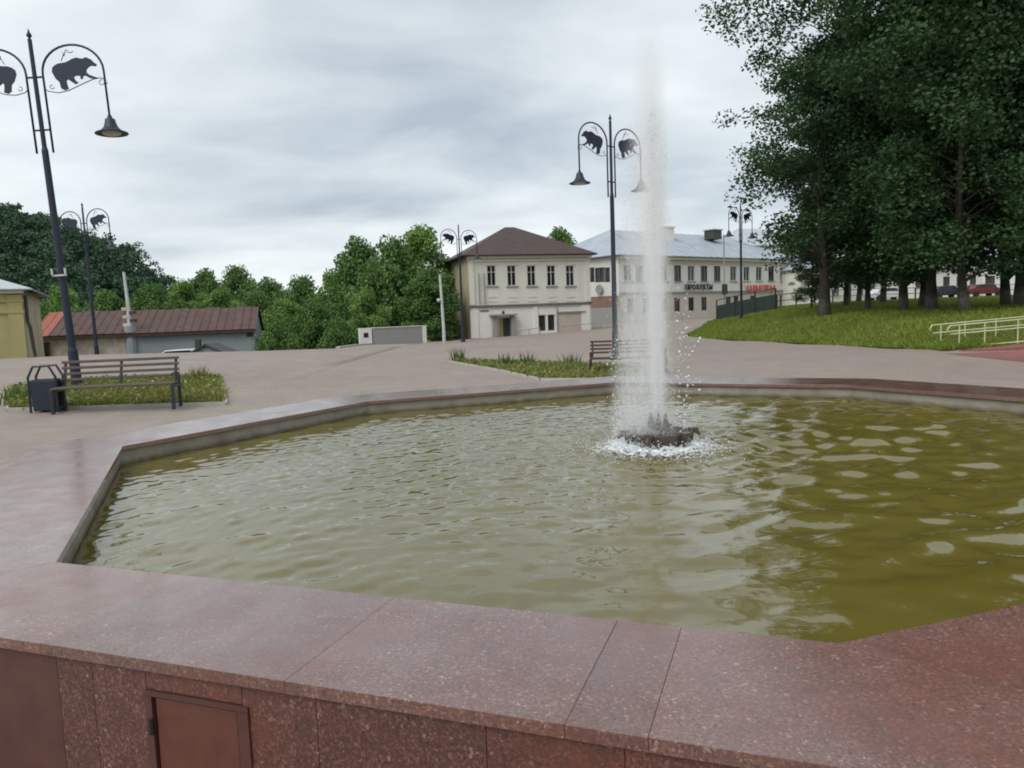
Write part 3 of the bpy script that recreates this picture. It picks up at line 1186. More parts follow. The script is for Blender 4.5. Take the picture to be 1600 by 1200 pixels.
lamp0 = street_lamp()
lamp_specs = [  # x of pole top in picture, y of top, turn, scale, lean, label
    (45, 45, rad(4), 1.05, rad(-2.6), 'tall dark blue bear street lamp right behind the bench and bin'),
    (127, 316, rad(-14), 1.0, rad(-0.9), 'dark blue bear street lamp in front of the rusty roofed shed'),
    (953, 178, rad(40), 1.0, rad(0.0), 'bear street lamp just left of the water jet'),
    (716, 350, rad(38), 1.0, 0, 'bear street lamp at the left corner of the cream hip roofed house'),
    (1157, 316, rad(42), 1.0, 0, 'bear street lamp on the lawn edge beside the dark trees'),
]
for i, (px, py, rz, s_, lean, lab) in enumerate(lamp_specs):
    o = lamp0 if i == 0 else copy_tree(lamp0)
    # find where the lamp stands: its tip must reach the sight line
    lo, hi = 5.0, 90.0
    for it in range(60):
        md = (lo + hi) / 2
        p = at_y(px, py, md)
        if p.z - T(p.x, p.y) < LAMP_H * s_:
            lo = md
        else:
            hi = md
    p = at_y(px, py, lo)
    o.location = (p.x - math.sin(lean) * LAMP_H * s_, p.y, T(p.x, p.y))
    o.rotation_euler = (0, lean, rz)
    o.scale = (s_, s_, s_)
    tag(o, lab, 'street lamp', 'street lamps with bear plates')
    if i == 0:
        LB = o
m_ = MB()
m_.box((0, -0.11, 2.6), (0.31, 0.03, 0.04))
m_.box((-0.14, -0.13, 2.68), (0.03, 0.05, 0.14))
m_.box((0.14, -0.13, 2.68), (0.03, 0.05, 0.14))
cp = m_.build('clamp_bracket', M['pole_white'], LB)
cp['label'] = 'pale bracket clamped to the pole'


# ------------------------------------------------------------------ benches and bin
def bench(name, H, W, wood, metal, label):
    root = tag(empty(name), label, 'bench', 'park benches round the fountain')
    sh = 0.47 * H / 0.9
    # seat planks
    for k_ in range(4):
        m_ = MB()
        m_.box((0, -0.05 - k_ * 0.125, sh), (W, 0.11, 0.035))
        m_.build('seat_slat', wood, root, bevel=0.006)
    # back slats, leaning
    lean = rad(12)
    for k_ in range(4):
        zz_ = sh + 0.13 + k_ * 0.105 * H / 0.9
        m_ = MB()
        m_.box((0, 0.06 + (zz_ - sh) * math.tan(lean), zz_), (W, 0.03, 0.05), rot=Matrix.Rotation(-lean, 3, 'X'))
        m_.build('back_slat', wood, root, bevel=0.006)
    for x in (-W / 2 + 0.06, 0, W / 2 - 0.06):
        m_ = MB()
        m_.tube([(x, 0.03, sh - 0.02), (x, 0.085 + (H - sh) * math.tan(lean), H)], 0.026, 6)
        m_.build('back_post', metal, root)
    for x in (-W / 2 + 0.01, W / 2 - 0.01):
        m_ = MB()
        m_.box((x, -0.45, sh / 2 - 0.01), (0.06, 0.06, sh - 0.02))
        m_.build('leg', metal, root, bevel=0.008)
        m_ = MB()
        m_.box((x, 0.06, sh / 2 + 0.07), (0.06, 0.06, sh + 0.14))
        m_.build('leg', metal, root, bevel=0.008)
        m_ = MB()
        m_.box((x, -0.195, sh - 0.05), (0.05, 0.45, 0.05))
        m_.build('side_rail', metal, root)
        m_ = MB()
        m_.box((x, -0.195, 0.12), (0.035, 0.45, 0.035))
        m_.build('side_rail', metal, root)
        m_ = MB()
        m_.tube([(x, 0.06, sh + 0.17), (x, -0.2, sh + 0.2), (x, -0.42, sh + 0.17)], 0.02, 6)
        if x > 0:
            m_.build('armrest', metal, root)
    return root


b1 = bench('park_bench', 0.93, 2.08, M['bench_wood'], M['bench_metal'], 'weathered wooden bench beside the dark blue bin, in front of the flower bed')
pl, pr = at_z(90, 647, 0.1), at_z(254, 638, 0.1)
mid_ = (pl + pr) / 2
b1.rotation_euler = (0, 0, math.atan2(pr.y - pl.y, pr.x - pl.x))
b1.location = (mid_.x, mid_.y + 0.42, T(mid_.x, mid_.y))
b2 = bench('park_bench', 0.80, 1.9, M['bench_brown'], M['bench_brown'], 'dark brown bench partly hidden behind the water jet')
p2 = at_z(985, 585, 0.0)
b2.location = (p2.x, p2.y + 0.4, 0)
b2.rotation_euler = (0, 0, rad(-8))

bin_ = tag(empty('litter_bin'), 'dark navy litter bin with angular open handle next to the bench', 'litter bin')
pb = at_z(66, 648, 0.08)
bin_.location = (pb.x, pb.y + 0.2, T(pb.x, pb.y))
bin_.rotation_euler = (0, 0, rad(8))
m_ = MB()
m_.hexa([(-.19, -.15, .03), (.19, -.15, .03), (.19, .15, .03), (-.19, .15, .03), (-.225, -.17, .60), (.225, -.17, .60), (.225, .17, .60), (-.225, .17, .60)])
m_.build('bin_body', M['bin_blue'], bin_, bevel=0.012)
m_ = MB()
m_.box((0, 0, 0.606), (0.40, 0.29, 0.012))
m_.build('bin_opening', M['dark_gap'], bin_)
for y in (-0.155, 0.155):
    m_ = MB()
    m_.tube([(-.235, y, 0.0), (-.235, y, 0.66), (-.135, y, 0.86), (.135, y, 0.86), (.235, y, 0.66), (.235, y, 0.0)], 0.022, 6)
    m_.build('handle_frame', M['bin_blue'], bin_)


# ------------------------------------------------------------------ foliage machinery
def leaf_cloud(cent, radii, counts, size, rs, flat=0.75, upb=0.35):
    """leaf quads scattered in clumps; returns verts, faces"""
    idx = np.repeat(np.arange(len(cent)), counts)
    n = len(idx)
    d = rs.normal(0, 1, (n, 3))
    d /= np.linalg.norm(d, axis=1)[:, None] + 1e-9
    d *= (rs.rand(n) ** 0.45)[:, None]
    d[:, 2] *= flat
    P = cent[idx] + d * radii[idx][:, None]
    nr = rs.normal(0, 1, (n, 3)) + d * 0.8
    nr[:, 2] += upb
    nr /= np.linalg.norm(nr, axis=1)[:, None] + 1e-9
    t = np.cross(nr, rs.normal(0, 1, (n, 3)))
    t /= np.linalg.norm(t, axis=1)[:, None] + 1e-9
    b = np.cross(nr, t)
    s = size * (0.65 + 0.7 * rs.rand(n))[:, None]
    a0 = P - t * s * 0.6
    a1 = P + b * s * 0.42 - nr * s * 0.08
    a2 = P + t * s * 0.6
    a3 = P - b * s * 0.42 - nr * s * 0.08
    Vv = np.stack([a0, a1, a2, a3], 1).reshape(-1, 3)
    Ff = (np.arange(n) * 4)[:, None] + np.arange(4)[None]
    return Vv, Ff


def make_tree(seed, H, crown_lo, R, trunk_r, leafm, barkm, nclump, nleaf, leaf, clump_r, prof, lean=(0, 0)):
    """returns (trunk mesh, crown mesh) data built round the origin"""
    rs = np.random.RandomState(seed)
    m_ = MB()
    k_ = 9
    tr = []
    for i in range(k_ + 1):
        t = i / k_
        tr.append(Vector((lean[0] * t * H + math.sin(t * 7 + seed) * 0.22 * t * H / 10, lean[1] * t * H + math.cos(t * 6 + seed * 2) * 0.22 * t * H / 10, -0.25 + (H * 0.86 + 0.25) * t)))
    rad_ = [trunk_r * (1.35 if i == 0 else 1.0) * (1 - 0.88 * (i / k_) ** 0.9) for i in range(k_ + 1)]
    m_.tube(tr, rad_, 10)
    cents, rads = [], []
    for i in range(nclump):
        h = rs.rand() ** 0.9
        z = crown_lo + (H - crown_lo) * h
        env_ = R * prof(h)
        a = rs.rand() * 6.283
        q = env_ * (0.25 + 0.75 * rs.rand() ** 0.5) * (0.85 + 0.25 * math.sin(3 * a + seed) * math.sin(2 * h * 6 + seed))
        ax = lean[0] * z, lean[1] * z
        cents.append((ax[0] + q * math.cos(a), ax[1] + q * math.sin(a), z + rs.normal(0, 0.2)))
        rads.append(clump_r * (0.6 + 0.8 * rs.rand()))
        if i % 3 == 0:
            c = Vector(cents[-1])
            zb = max(crown_lo * 0.75, z - q * (0.5 + 0.5 * rs.rand()))
            t = min(0.95, max(0.05, (zb + 0.25) / (H * 0.86 + 0.25)))
            f_ = t * k_
            i0 = min(k_ - 1, int(f_))
            p0 = tr[i0].lerp(tr[i0 + 1], f_ - i0)
            br = max(0.02, rad_[i0] * 0.42)
            md = p0.lerp(c, 0.5) + Vector((rs.normal(0, .15), rs.normal(0, .15), 0.12 * q))
            m_.tube([p0, p0.lerp(md, .5) + Vector((0, 0, .05 * q)), md, c], [br, br * .75, br * .5, br * .15], 5, cap=False)
    cents, rads = np.array(cents), np.array(rads)
    cnt = np.maximum(8, (nleaf * (rads / rads.mean()) ** 2).astype(int))
    Vv, Ff = leaf_cloud(cents, rads, cnt, leaf, rs)
    return m_, Vv, Ff, leafm, barkm


def tree_proto(name, *a, **k):
    m_, Vv, Ff, lm, bm_ = make_tree(*a, **k)
    root = empty(name)
    m_.build('trunk', M[bm_], root, smooth=True)
    np_mesh('crown', Vv, Ff, M[lm], root)
    return root


def egg(h):
    return max(0.05, math.sin(math.pi * min(1, (h * 0.86 + 0.14)) ** 0.9) ** 0.6)


def tall(h):
    return 0.50 + 0.5 * sm(h / 0.45) if h < 0.72 else max(0.08, (1 - (h - 0.72) / 0.28) ** 0.55)


protos = [
    tree_proto('maple_tree', 21, 24.0, 3.7, 5.7, 0.27, 'leaf_dark', 'bark_white', 200, 150, 0.165, 1.15, tall, (0.012, 0.0)),
    tree_proto('maple_tree', 22, 22.0, 1.9, 5.0, 0.18, 'leaf_dark', 'bark_white', 150, 330, 0.165, 1.2, tall, (-0.03, 0.02)),
    tree_proto('maple_tree', 23, 25.0, 2.0, 5.4, 0.21, 'leaf_dark', 'bark_white', 150, 330, 0.17, 1.25, tall, (0.025, -0.02)),
]
used = [False] * 3
maples = [  # px of base, distance, proto, turn, scale, label
    (1288, 40.0, 0, 0.4, 1.0, 'thick trunked tall maple at the left front of the grove, nearest the lamp'),
    (1268, 50.0, 1, 1.9, 0.36, 'slender maple just behind and left of the thick trunked one'),
    (1322, 52.0, 2, 2.2, 0.85, 'first dark trunk right of the thick trunked maple'),
    (1341, 60.0, 1, 4.0, 1.0, 'slim maple deep in the grove, second right of the thick trunk'),
    (1356, 43.0, 1, 5.1, 0.85, 'maple in mid grove with pale whitewashed foot'),
    (1379, 56.0, 2, 0.9, 0.95, 'maple deep in the middle of the grove'),
    (1412, 38.0, 2, 3.0, 0.95, 'whitewashed maple at the grove centre, left of the close pair'),
    (1440, 44.0, 1, 2.6, 1.0, 'rear maple of the close pair in the grove'),
    (1456, 36.0, 0, 2.9, 0.85, 'front maple of the close pair in the grove'),
    (1508, 31.0, 1, 0.2, 0.98, 'maple with bright whitewashed foot behind the start of the handrail'),
    (1572, 38.0, 2, 4.4, 1.0, 'dark maple at the right end of the grove behind the handrail'),
    (1594, 34.0, 0, 5.4, 0.95, 'rightmost dark maple cut by the picture edge'),
    (1660, 31.0, 2, 1.4, 1.0, 'maple standing just past the right picture edge'),
    (1760, 34.0, 0, 2.4, 1.0, 'maple further past the right picture edge'),
]
for px, d, k_, rz, s_, lab in maples:
    o = protos[k_] if not used[k_] else copy_tree(protos[k_])
    used[k_] = True
    x = at_y(px, 480, d).x
    o.location = (x, d, T(x, d))
    o.rotation_euler = (0, 0, rz)
    o.scale = (s_, s_, s_ * 0.84)
    tag(o, lab, 'tree', 'maples of the grove on the lawn')

# leafy trees below the square
lp = [
    tree_proto('leafy_tree', 41, 10.0, 0.6, 4.0, 0.2, 'leaf_mid', 'bark', 150, 120, 0.22, 0.85, egg),
    tree_proto('leafy_tree', 42, 11.0, 0.4, 3.9, 0.2, 'leaf_light', 'bark', 150, 120, 0.21, 0.8, egg),
    tree_proto('leafy_tree', 43, 9.0, 0.4, 4.6, 0.2, 'leaf_mid', 'bark', 150, 120, 0.23, 0.9, egg),
]
usedl = [False] * 3
leafy = [  # px centre, py of top, distance, proto, width scale, turn, label
    (655, 356, 66, 1, 1.02, 0.3, 'light green leafy tree touching the left side of the cream house'),
    (612, 385, 63, 2, 0.85, 1.2, 'mid green tree in front of the light one beside the cream house'),
    (560, 374, 70, 0, 0.95, 2.2, 'open crowned green tree left of the light tree, clear against the sky'),
    (520, 425, 74, 1, 0.75, 3.1, 'low green tree at the left foot of the open crowned tree'),
    (672, 420, 60, 0, 0.7, 4.6, 'dark low tree at the house corner behind the white pole'),
    (570, 455, 57, 1, 0.55, 5.2, 'small pale bush behind the left end of the white parapet'),
    (470, 440, 88, 2, 0.95, 0.8, 'green tree in the hollow right of the shed roof'),
    (420, 436, 95, 0, 1.0, 1.9, 'green tree in the hollow above the shed roof right end'),
    (445, 470, 70, 1, 0.8, 2.8, 'light green tree close to the right end of the shed'),
    (490, 480, 64, 2, 0.7, 0.1, 'low green tree by the far edge of the square'),
    (370, 424, 110, 2, 1.1, 3.7, 'far bluish green tree above the middle of the shed roof'),
    (320, 423, 115, 0, 1.15, 4.4, 'far green tree above the middle left of the shed roof'),
    (285, 440, 95, 1, 0.9, 5.5, 'light green tree above the shed roof, right of the wooden hill'),
    (235, 452, 85, 2, 0.9, 0.5, 'green tree behind the shed roof near the utility pole'),
    (165, 455, 85, 0, 0.95, 1.5, 'green tree behind the shed roof at the foot of the hill'),
    (95, 450, 90, 1, 0.95, 2.6, 'light green tree between yellow house and shed roof'),
    (345, 452, 82, 1, 0.8, 4.9, 'light green tree right behind the shed ridge'),
    (400, 465, 78, 2, 0.8, 4.1, 'mid green tree behind the shed right gable'),
    (530, 500, 55, 0, 0.5, 3.3, 'dark bush at the far edge of the square'),
    (430, 510, 52, 2, 0.5, 1.1, 'dark bush against the right wall of the shed'),
]
hts = [10.0, 11.0, 9.0]
for px, py, d, k_, w_, rz, lab in leafy:
    o = lp[k_] if not usedl[k_] else copy_tree(lp[k_])
    usedl[k_] = True
    p = at_y(px, py, d)
    z0 = T(max(-69, p.x), d)
    s_ = max(0.2, (p.z - z0) / hts[k_] * 0.97)
    o.location = (p.x, d, z0)
    o.rotation_euler = (0, 0, rz)
    o.scale = (max(w_, s_ * 0.7), max(w_, s_ * 0.7), s_)
    tag(o, lab, 'tree', 'leafy trees below the square')
# tree behind the cream house
bt = copy_tree(lp[2])
p = at_y(872, 362, 92)
bt.location = (p.x, 92, 0)
bt.scale = (1.05, 1.0, p.z / 9.0 * 0.95)
bt.rotation_euler = (0, 0, 2.0)
tag(bt, 'round dark tree top showing over the right slope of the brown roof', 'tree')

# wooded hill on the left
sil = [(-260, 300), (-80, 300), (0, 318), (30, 318), (60, 330), (100, 352), (140, 368), (180, 380), (205, 402), (230, 425), (258, 442), (300, 470), (330, 500)]
DH = 170.0
hv, hf = [], []
hx = np.linspace(-260, 330, 60)
prof_ = []
for px in hx:
    py = np.interp(px, [s[0] for s in sil], [s[1] for s in sil])
    p = at_y(px, py, DH)
    prof_.append((p.x, max(-5.0, p.z - 4.5)))
ND = 24
for j in range(ND + 1):
    t = j / ND
    y = DH - 55 + 55 * t if t <= 1 else DH
    for x, z in prof_:
        hv.append((x * (0.86 + 0.14 * t), y, -6 + (z + 6) * math.sin(t * math.pi / 2) ** 1.1))
for j in range(8):
    t = (j + 1) / 8
    for x, z in prof_:
        hv.append((x * (1 + 0.1 * t), DH + 60 * t, -6 + (z + 6) * math.cos(t * math.pi / 2)))
nx_ = len(prof_)
for j in range(ND + 8):
    for i in range(nx_ - 1):
        a = j * nx_ + i
        hf.append((a, a + 1, a + nx_ + 1, a + nx_))
tag(np_mesh('hill', hv, hf, M['terrain'], smooth=True), kind='structure')
hva = np.array(hv)
rs = np.random.RandomState(9)
cc, cr_ = [], []
for i in range(760):
    j = rs.randint(2, ND + 2)
    ii_ = rs.randint(0, nx_ - 1)
    b = hva[j * nx_ + ii_] * (1 - 0.5) + hva[j * nx_ + ii_ + 1] * 0.5
    b = b + rs.normal(0, 1.2, 3) * np.array([1, 1, 0])
    Ht = 3.6 + 2.2 * rs.rand()
    for q in range(7):
        cc.append(b + np.array([rs.normal(0, 1.3), rs.normal(0, 1.3), Ht * (0.25 + 0.75 * rs.rand()) - 0.8]))
        cr_.append(0.9 + 0.7 * rs.rand())
cc, cr_ = np.array(cc), np.array(cr_)
Vh, Fh = leaf_cloud(cc, cr_, np.full(len(cc), 42), 0.5, rs)
tag(np_mesh('hill_forest', Vh, Fh, M['leaf_hill']), 'dense dark green wood covering the hill on the left', 'forest', kind='stuff')

# far low treeline that closes the horizon
cc, cr_ = [], []
for i in range(420):
    x = rs.uniform(-120, 110)
    y = rs.uniform(150, 175)
    for q in range(5):
        cc.append((x + rs.normal(0, 2), y + rs.normal(0, 2), rs.uniform(-4, 4.5) + 2.5 * math.sin(x * .13) ** 2))
        cr_.append(1.2 + rs.rand())
cc, cr_ = np.array(cc), np.array(cr_)
Vh, Fh = leaf_cloud(cc, cr_, np.full(len(cc), 20), 0.9, rs)
tag(np_mesh('far_woodland', Vh, Fh, M['leaf_hill']), 'distant band of woodland along the horizon', 'forest', kind='stuff')


# ------------------------------------------------------------------ grass and flower beds
def blades(P, h, w, rs, lean=0.5):
    n = len(P)
    a = rs.rand(n) * 6.283
    dx = np.stack([np.cos(a), np.sin(a), np.zeros(n)], 1)
    l_ = rs.normal(0, lean, (n, 2)) * h[:, None]
    tip = P + np.stack([l_[:, 0], l_[:, 1], h], 1)
    b0 = P - dx * w[:, None]
    b1_ = P + dx * w[:, None]
    Vv = np.stack([b0, b1_, tip], 1).reshape(-1, 3)
    Ff = (np.arange(n) * 3)[:, None] + np.arange(3)[None]
    return Vv, Ff


rs = np.random.RandomState(31)
GP = []
while len(GP) < 60000:
    y = 22.7 + 42 * rs.rand() ** 1.5
    x0 = lawn_x(y)
    x = x0 + 26 * rs.rand() ** 1.4
    if x / y > 0.78:
        continue
    GP.append((x, y, T(x, y) + 0.045))
GP = np.array(GP)
hh = 0.05 + 0.11 * rs.rand(len(GP))
hh *= 0.7 + 0.7 * (np.sin(GP[:, 0] * 1.1) * np.cos(GP[:, 1] * 0.8) * 0.5 + 0.5)
Vg, Fg = blades(GP, hh, 0.012 + 0.016 * rs.rand(len(GP)), rs, 0.7)
tag(np_mesh('lawn_grass', Vg, Fg, M['grass']), 'short mown yellowish green grass on the raised lawn', 'grass', kind='stuff')


def in_poly(x, y, poly):
    c = False
    n = len(poly)
    for i in range(n):
        x1, y1 = poly[i]
        x2, y2 = poly[(i + 1) % n]
        if (y1 > y) != (y2 > y) and x < (x2 - x1) * (y - y1) / (y2 - y1) + x1:
            c = not c
    return c


def bed(name, poly, n, rs, lab_bed, lab_pl, hmax):
    m_ = MB()
    m_.add([(p[0], p[1], T(p[0], p[1]) + 0.03) for p in poly], [tuple(range(len(poly)))])
    tag(m_.build(name, M['soil']), lab_bed, 'flower bed', kind='structure')
    kb = MB()
    for a, b in zip(poly, poly[1:] + poly[:1]):
        A_, B_ = Vector((a[0], a[1], T(*a))), Vector((b[0], b[1], T(*b)))
        d_ = (B_ - A_).normalized()
        n_ = Vector((-d_.y, d_.x, 0)) * 0.04
        q = [A_ - n_, B_ - n_, B_ + n_, A_ + n_]
        kb.hexa([tuple(v + Vector((0, 0, -.1))) for v in q] + [tuple(v + Vector((0, 0, .07))) for v in q])
    tag(kb.build('kerb', M['kerb']), kind='structure')
    xs_, ys_ = [p[0] for p in poly], [p[1] for p in poly]
    P = []
    while len(P) < n:
        x, y = rs.uniform(min(xs_), max(xs_)), rs.uniform(min(ys_), max(ys_))
        if in_poly(x, y, poly):
            P.append((x, y, T(x, y) + 0.02))
    P = np.array(P)
    v1 = np.sin(P[:, 0] * 2.1 + 1) * np.cos(P[:, 1] * 1.6) * 0.5 + 0.5
    h = (0.08 + hmax * rs.rand(n) * (0.4 + 0.6 * v1))
    Vb, Fb = blades(P, h, 0.015 + 0.02 * rs.rand(n), rs, 0.55)
    mi = np.where(rs.rand(n) < 0.05 + 0.22 * (1 - v1), 1, 0)
    Q = P[rs.permutation(n)[: n // 2]].copy()
    Q[:, 2] += 0.03 + hmax * 0.7 * rs.rand(len(Q))
    Vl, Fl = leaf_cloud(Q, np.full(len(Q), 0.05), np.full(len(Q), 1), 0.075, rs, 0.6, 0.8)
    ml = np.where(rs.rand(len(Q)) < 0.035, 2, np.where(rs.rand(len(Q)) < 0.2, 1, 0))
    o = np_mesh(name + '_plants', np.concatenate([Vb, Vb[:0]]), Fb, [M['bed_green'], M['bed_red'], M['bed_flower']], mi=mi)
    tag(o, lab_pl + ' stems and blades', 'plants', kind='stuff')
    o2 = np_mesh(name + '_leaves', Vl, Fl, [M['bed_green'], M['bed_red'], M['bed_flower']], mi=ml)
    tag(o2, lab_pl + ' leaves and pale blooms', 'plants', kind='stuff')


def gp(px, py, z=0.05):
    p = at_z(px, py, z)
    return (p.x, p.y)


bed('flower_bed', [gp(14, 646, .1), gp(120, 640, .1), gp(352, 627, .1), gp(344, 592, .1), gp(180, 600, .1), gp(14, 618, .1)], 8000, rs, 'planted bed behind the weathered bench',
    'low mixed green and rusty bed plants behind the weathered bench', 0.20)
bed('flower_bed', [gp(702, 564), gp(775, 577), (gp(845, 592)), gp(1000, 592), gp(1000, 571), gp(915, 571), gp(790, 566)], 6000, rs, 'planted bed beyond the far rim of the fountain',
    'low dry green bed plants beyond the far fountain rim', 0.16)
# iris clumps that stand up out of the beds
for px, py, n, h, lab in ((716, 562, 60, 0.50, 'iris clump at the left tip of the far bed'), (792, 572, 70, 0.48, 'iris clump in the middle of the far bed'),
                          (822, 570, 40, 0.5, 'second iris clump right of the bed middle'), (893, 570, 55, 0.45, 'spiky plant clump left of the brown bench'),
                          (310, 600, 70, 0.45, 'rusty tinted tall clump at the right end of the bench bed'), (24, 640, 45, 0.42, 'leafy clump left of the litter bin')):
    p = at_z(px, py, 0.05)
    c = np.stack([rs.normal(p.x, 0.13, n), rs.normal(p.y, 0.13, n), np.full(n, T(p.x, p.y) + 0.02)], 1)
    Vi, Fi = blades(c, h * (0.5 + 0.55 * rs.rand(n)), 0.018 + 0.012 * rs.rand(n), rs, 0.32)
    tag(np_mesh('iris_plant', Vi, Fi, M['bed_red'] if 'rusty' in lab else M['bed_iris']), lab, 'plant', 'tall clumps in the flower beds')


# ------------------------------------------------------------------ buildings
def wall_panel(m_, O, U, L, z0, z1, ops, depth=0.18):
    """wall face with real openings; the outside is to the right-hand side of U looking from above (normal = U x up)"""
    n = Vector((U.y, -U.x, 0))
    us = sorted(set([0, L] + [v for o in ops for v in o[:2]]))
    zs = sorted(set([z0, z1] + [v for o in ops for v in o[2:4]]))

    def P(u, z, d=0):
        p = O + U * u - n * d
        return (p.x, p.y, z)
    for i in range(len(us) - 1):
        for j in range(len(zs) - 1):
            uc, zc = (us[i] + us[i + 1]) / 2, (zs[j] + zs[j + 1]) / 2
            if any(o[0] < uc < o[1] and o[2] < zc < o[3] for o in ops):
                continue
            m_.add([P(us[i], zs[j]), P(us[i + 1], zs[j]), P(us[i + 1], zs[j + 1]), P(us[i], zs[j + 1])], [(0, 1, 2, 3)])
    for a, b, c, d in [o[:4] for o in ops]:
        for q in (((a, c), (b, c)), ((b, c), (b, d)), ((b, d), (a, d)), ((a, d), (a, c))):
            (u0, w0), (u1, w1) = q
            m_.add([P(u0, w0), P(u0, w0, depth), P(u1, w1, depth), P(u1, w1)], [(0, 1, 2, 3)])


def window(parent, O, U, a, b, c, d, frame, depth=0.14, bars=(1, 1), fwid=0.07, name='window', sill=None, glass='glass'):
    n = Vector((U.y, -U.x, 0))

    def boxw(m_, u0, u1, w0, w1, d0, d1):
        P = lambda u, z, dd: tuple(O + U * u - n * dd + Vector((0, 0, z)))
        m_.hexa([P(u0, w0, d0), P(u1, w0, d0), P(u1, w0, d1), P(u0, w0, d1), P(u0, w1, d0), P(u1, w1, d0), P(u1, w1, d1), P(u0, w1, d1)])
    m_ = MB()
    boxw(m_, a, a + fwid, c, d, depth - .05, depth + .02)
    boxw(m_, b - fwid, b, c, d, depth - .05, depth + .02)
    boxw(m_, a + fwid, b - fwid, c, c + fwid, depth - .05, depth + .02)
    boxw(m_, a + fwid, b - fwid, d - fwid, d, depth - .05, depth + .02)
    for k_ in range(bars[0]):
        u = a + (b - a) * (k_ + 1) / (bars[0] + 1)
        boxw(m_, u - .03, u + .03, c + fwid, d - fwid, depth - .045, depth + .015)
    for k_ in range(bars[1]):
        z = c + (d - c) * (0.68 if bars[1] == 1 else (k_ + 1) / (bars[1] + 1))
        boxw(m_, a + fwid, b - fwid, z - .025, z + .025, depth - .04, depth + .015)
    w = m_.build(name, M[frame], parent)
    m_ = MB()
    boxw(m_, a + .02, b - .02, c + .02, d - .02, depth + .022, depth + .04)
    m_.build('pane', M[glass], w)
    if sill:
        m_ = MB()
        boxw(m_, a - .15, b + .15, c - .1, c - .002, -.1, .1)
        m_.build('sill', M[sill], w)
    return w


def part_box(parent, name, mat, O, U, u0, u1, z0, z1, d0, d1):
    n = Vector((U.y, -U.x, 0))
    P = lambda u, z, dd: tuple(O + U * u - n * dd + Vector((0, 0, z)))
    m_ = MB()
    m_.hexa([P(u0, z0, d0), P(u1, z0, d0), P(u1, z0, d1), P(u0, z0, d1), P(u0, z1, d0), P(u1, z1, d0), P(u1, z1, d1), P(u0, z1, d1)])
    return m_.build(name, M[mat] if isinstance(mat, str) else mat, parent)


Z0 = Vector((0, 0, 0))


def root_at(name, O, label, cat, group=None):
    return tag(empty(name, (0, 0, 0)), label, cat, group)


# --- cream corner house with brown hip roof
ANG = rad(16)
U1 = Vector((math.cos(ANG), math.sin(ANG), 0))
V1 = Vector((-math.sin(ANG), math.cos(ANG), 0))
O1 = at_y(735, 500, 60.0)
O1.z = 0
h1 = root_at('corner_house', O1, 'two storey cream plastered house with brown hip roof beyond the square', 'house')
L1, _ = on_wall(922, 450, O1, U1)
D1 = 10.5
_, ZC = on_wall(830, 477, O1, U1)      # string course
_, ZE = on_wall(830, 398, O1, U1)      # eaves
ops_up, ops_lo = [], []
for cx_ in (767.5, 799, 830, 861, 890.5):
    u, zt = on_wall(cx_, 415, O1, U1)
    _, zb = on_wall(cx_, 446.5, O1, U1)
    ops_up.append((u - .36, u + .36, zb, zt))
ud0, zdt = on_wall(779, 497, O1, U1)
ud1, zdb = on_wall(798, 526, O1, U1)
ops_lo.append((ud0, ud1, zdb, zdt))
uw0, zwt = on_wall(841, 492, O1, U1)
uw1, zwb = on_wall(868, 517, O1, U1)
um = (uw0 + uw1) / 2
ops_lo.append((uw0, um - .06, zwb, zwt))
ops_lo.append((um + .06, uw1, zwb, zwt))
m_ = MB()
wall_panel(m_, O1, U1, L1, ZC, ZE, ops_up)
m_.build('upper_wall', M['cream'], h1)
m_ = MB()
wall_panel(m_, O1 + Vector((U1.y, -U1.x, 0)) * 0.06, U1, L1, -1.5, ZC, ops_lo, 0.24)
m_.build('lower_wall', M['white'], h1)
BL = O1 + V1 * D1
m_ = MB()
wall_panel(m_, BL, -V1, D1, -3.5, ZE, [])
m_.build('side_wall', M['cream_side'], h1)['label'] = 'stained ochre side wall'
m_ = MB()
wall_panel(m_, O1 + U1 * L1, V1, D1, -1.5, ZE, [])
wall_panel(m_, BL + U1 * L1, -U1, L1, -1.5, ZE, [])
m_.build('rear_wall', M['cream'], h1)
for a, b, c, d in ops_up:
    window(h1, O1, U1, a, b, c, d, 'frame_white', 0.13, (1, 1), 0.05, sill='greypatch')
    # raised hood over the window and relief tablet below
    part_box(h1, 'window_hood', 'trim', O1, U1, a - .12, b + .12, d + .03, d + .14, -.05, -.003)
    part_box(h1, 'relief_tablet', 'trim', O1, U1, a + .02, b - .02, c - .95, c - .80, -.035, -.003)
    part_box(h1, 'relief_tablet', 'trim', O1, U1, a - .05, b + .05, c - 1.28, c - 1.20, -.035, -.003)
for a, b, c, d in ops_lo[1:]:
    window(h1, O1, U1, a, b, c, d, 'frame_white', 0.10, (0, 0), 0.06)
for k_ in range(2):
    part_box(h1, 'pilaster', 'cream', O1, U1, (0.002, L1 - .42)[k_], (.42, L1 - .002)[k_], ZC + .16, ZE - .3, -.09, -.003)
part_box(h1, 'string_course', 'stone_base', O1, U1, -.1, L1 + .08, ZC - .06, ZC + .12, -.2, -.002)
part_box(h1, 'cornice', 'trim', O1, U1, -.12, L1 + .12, ZE - .28, ZE - .03, -.28, -.002)
part_box(h1, 'cornice', 'trim', O1, U1, -.06, L1 + .06, ZE - .50, ZE - .34, -.12, -.002)
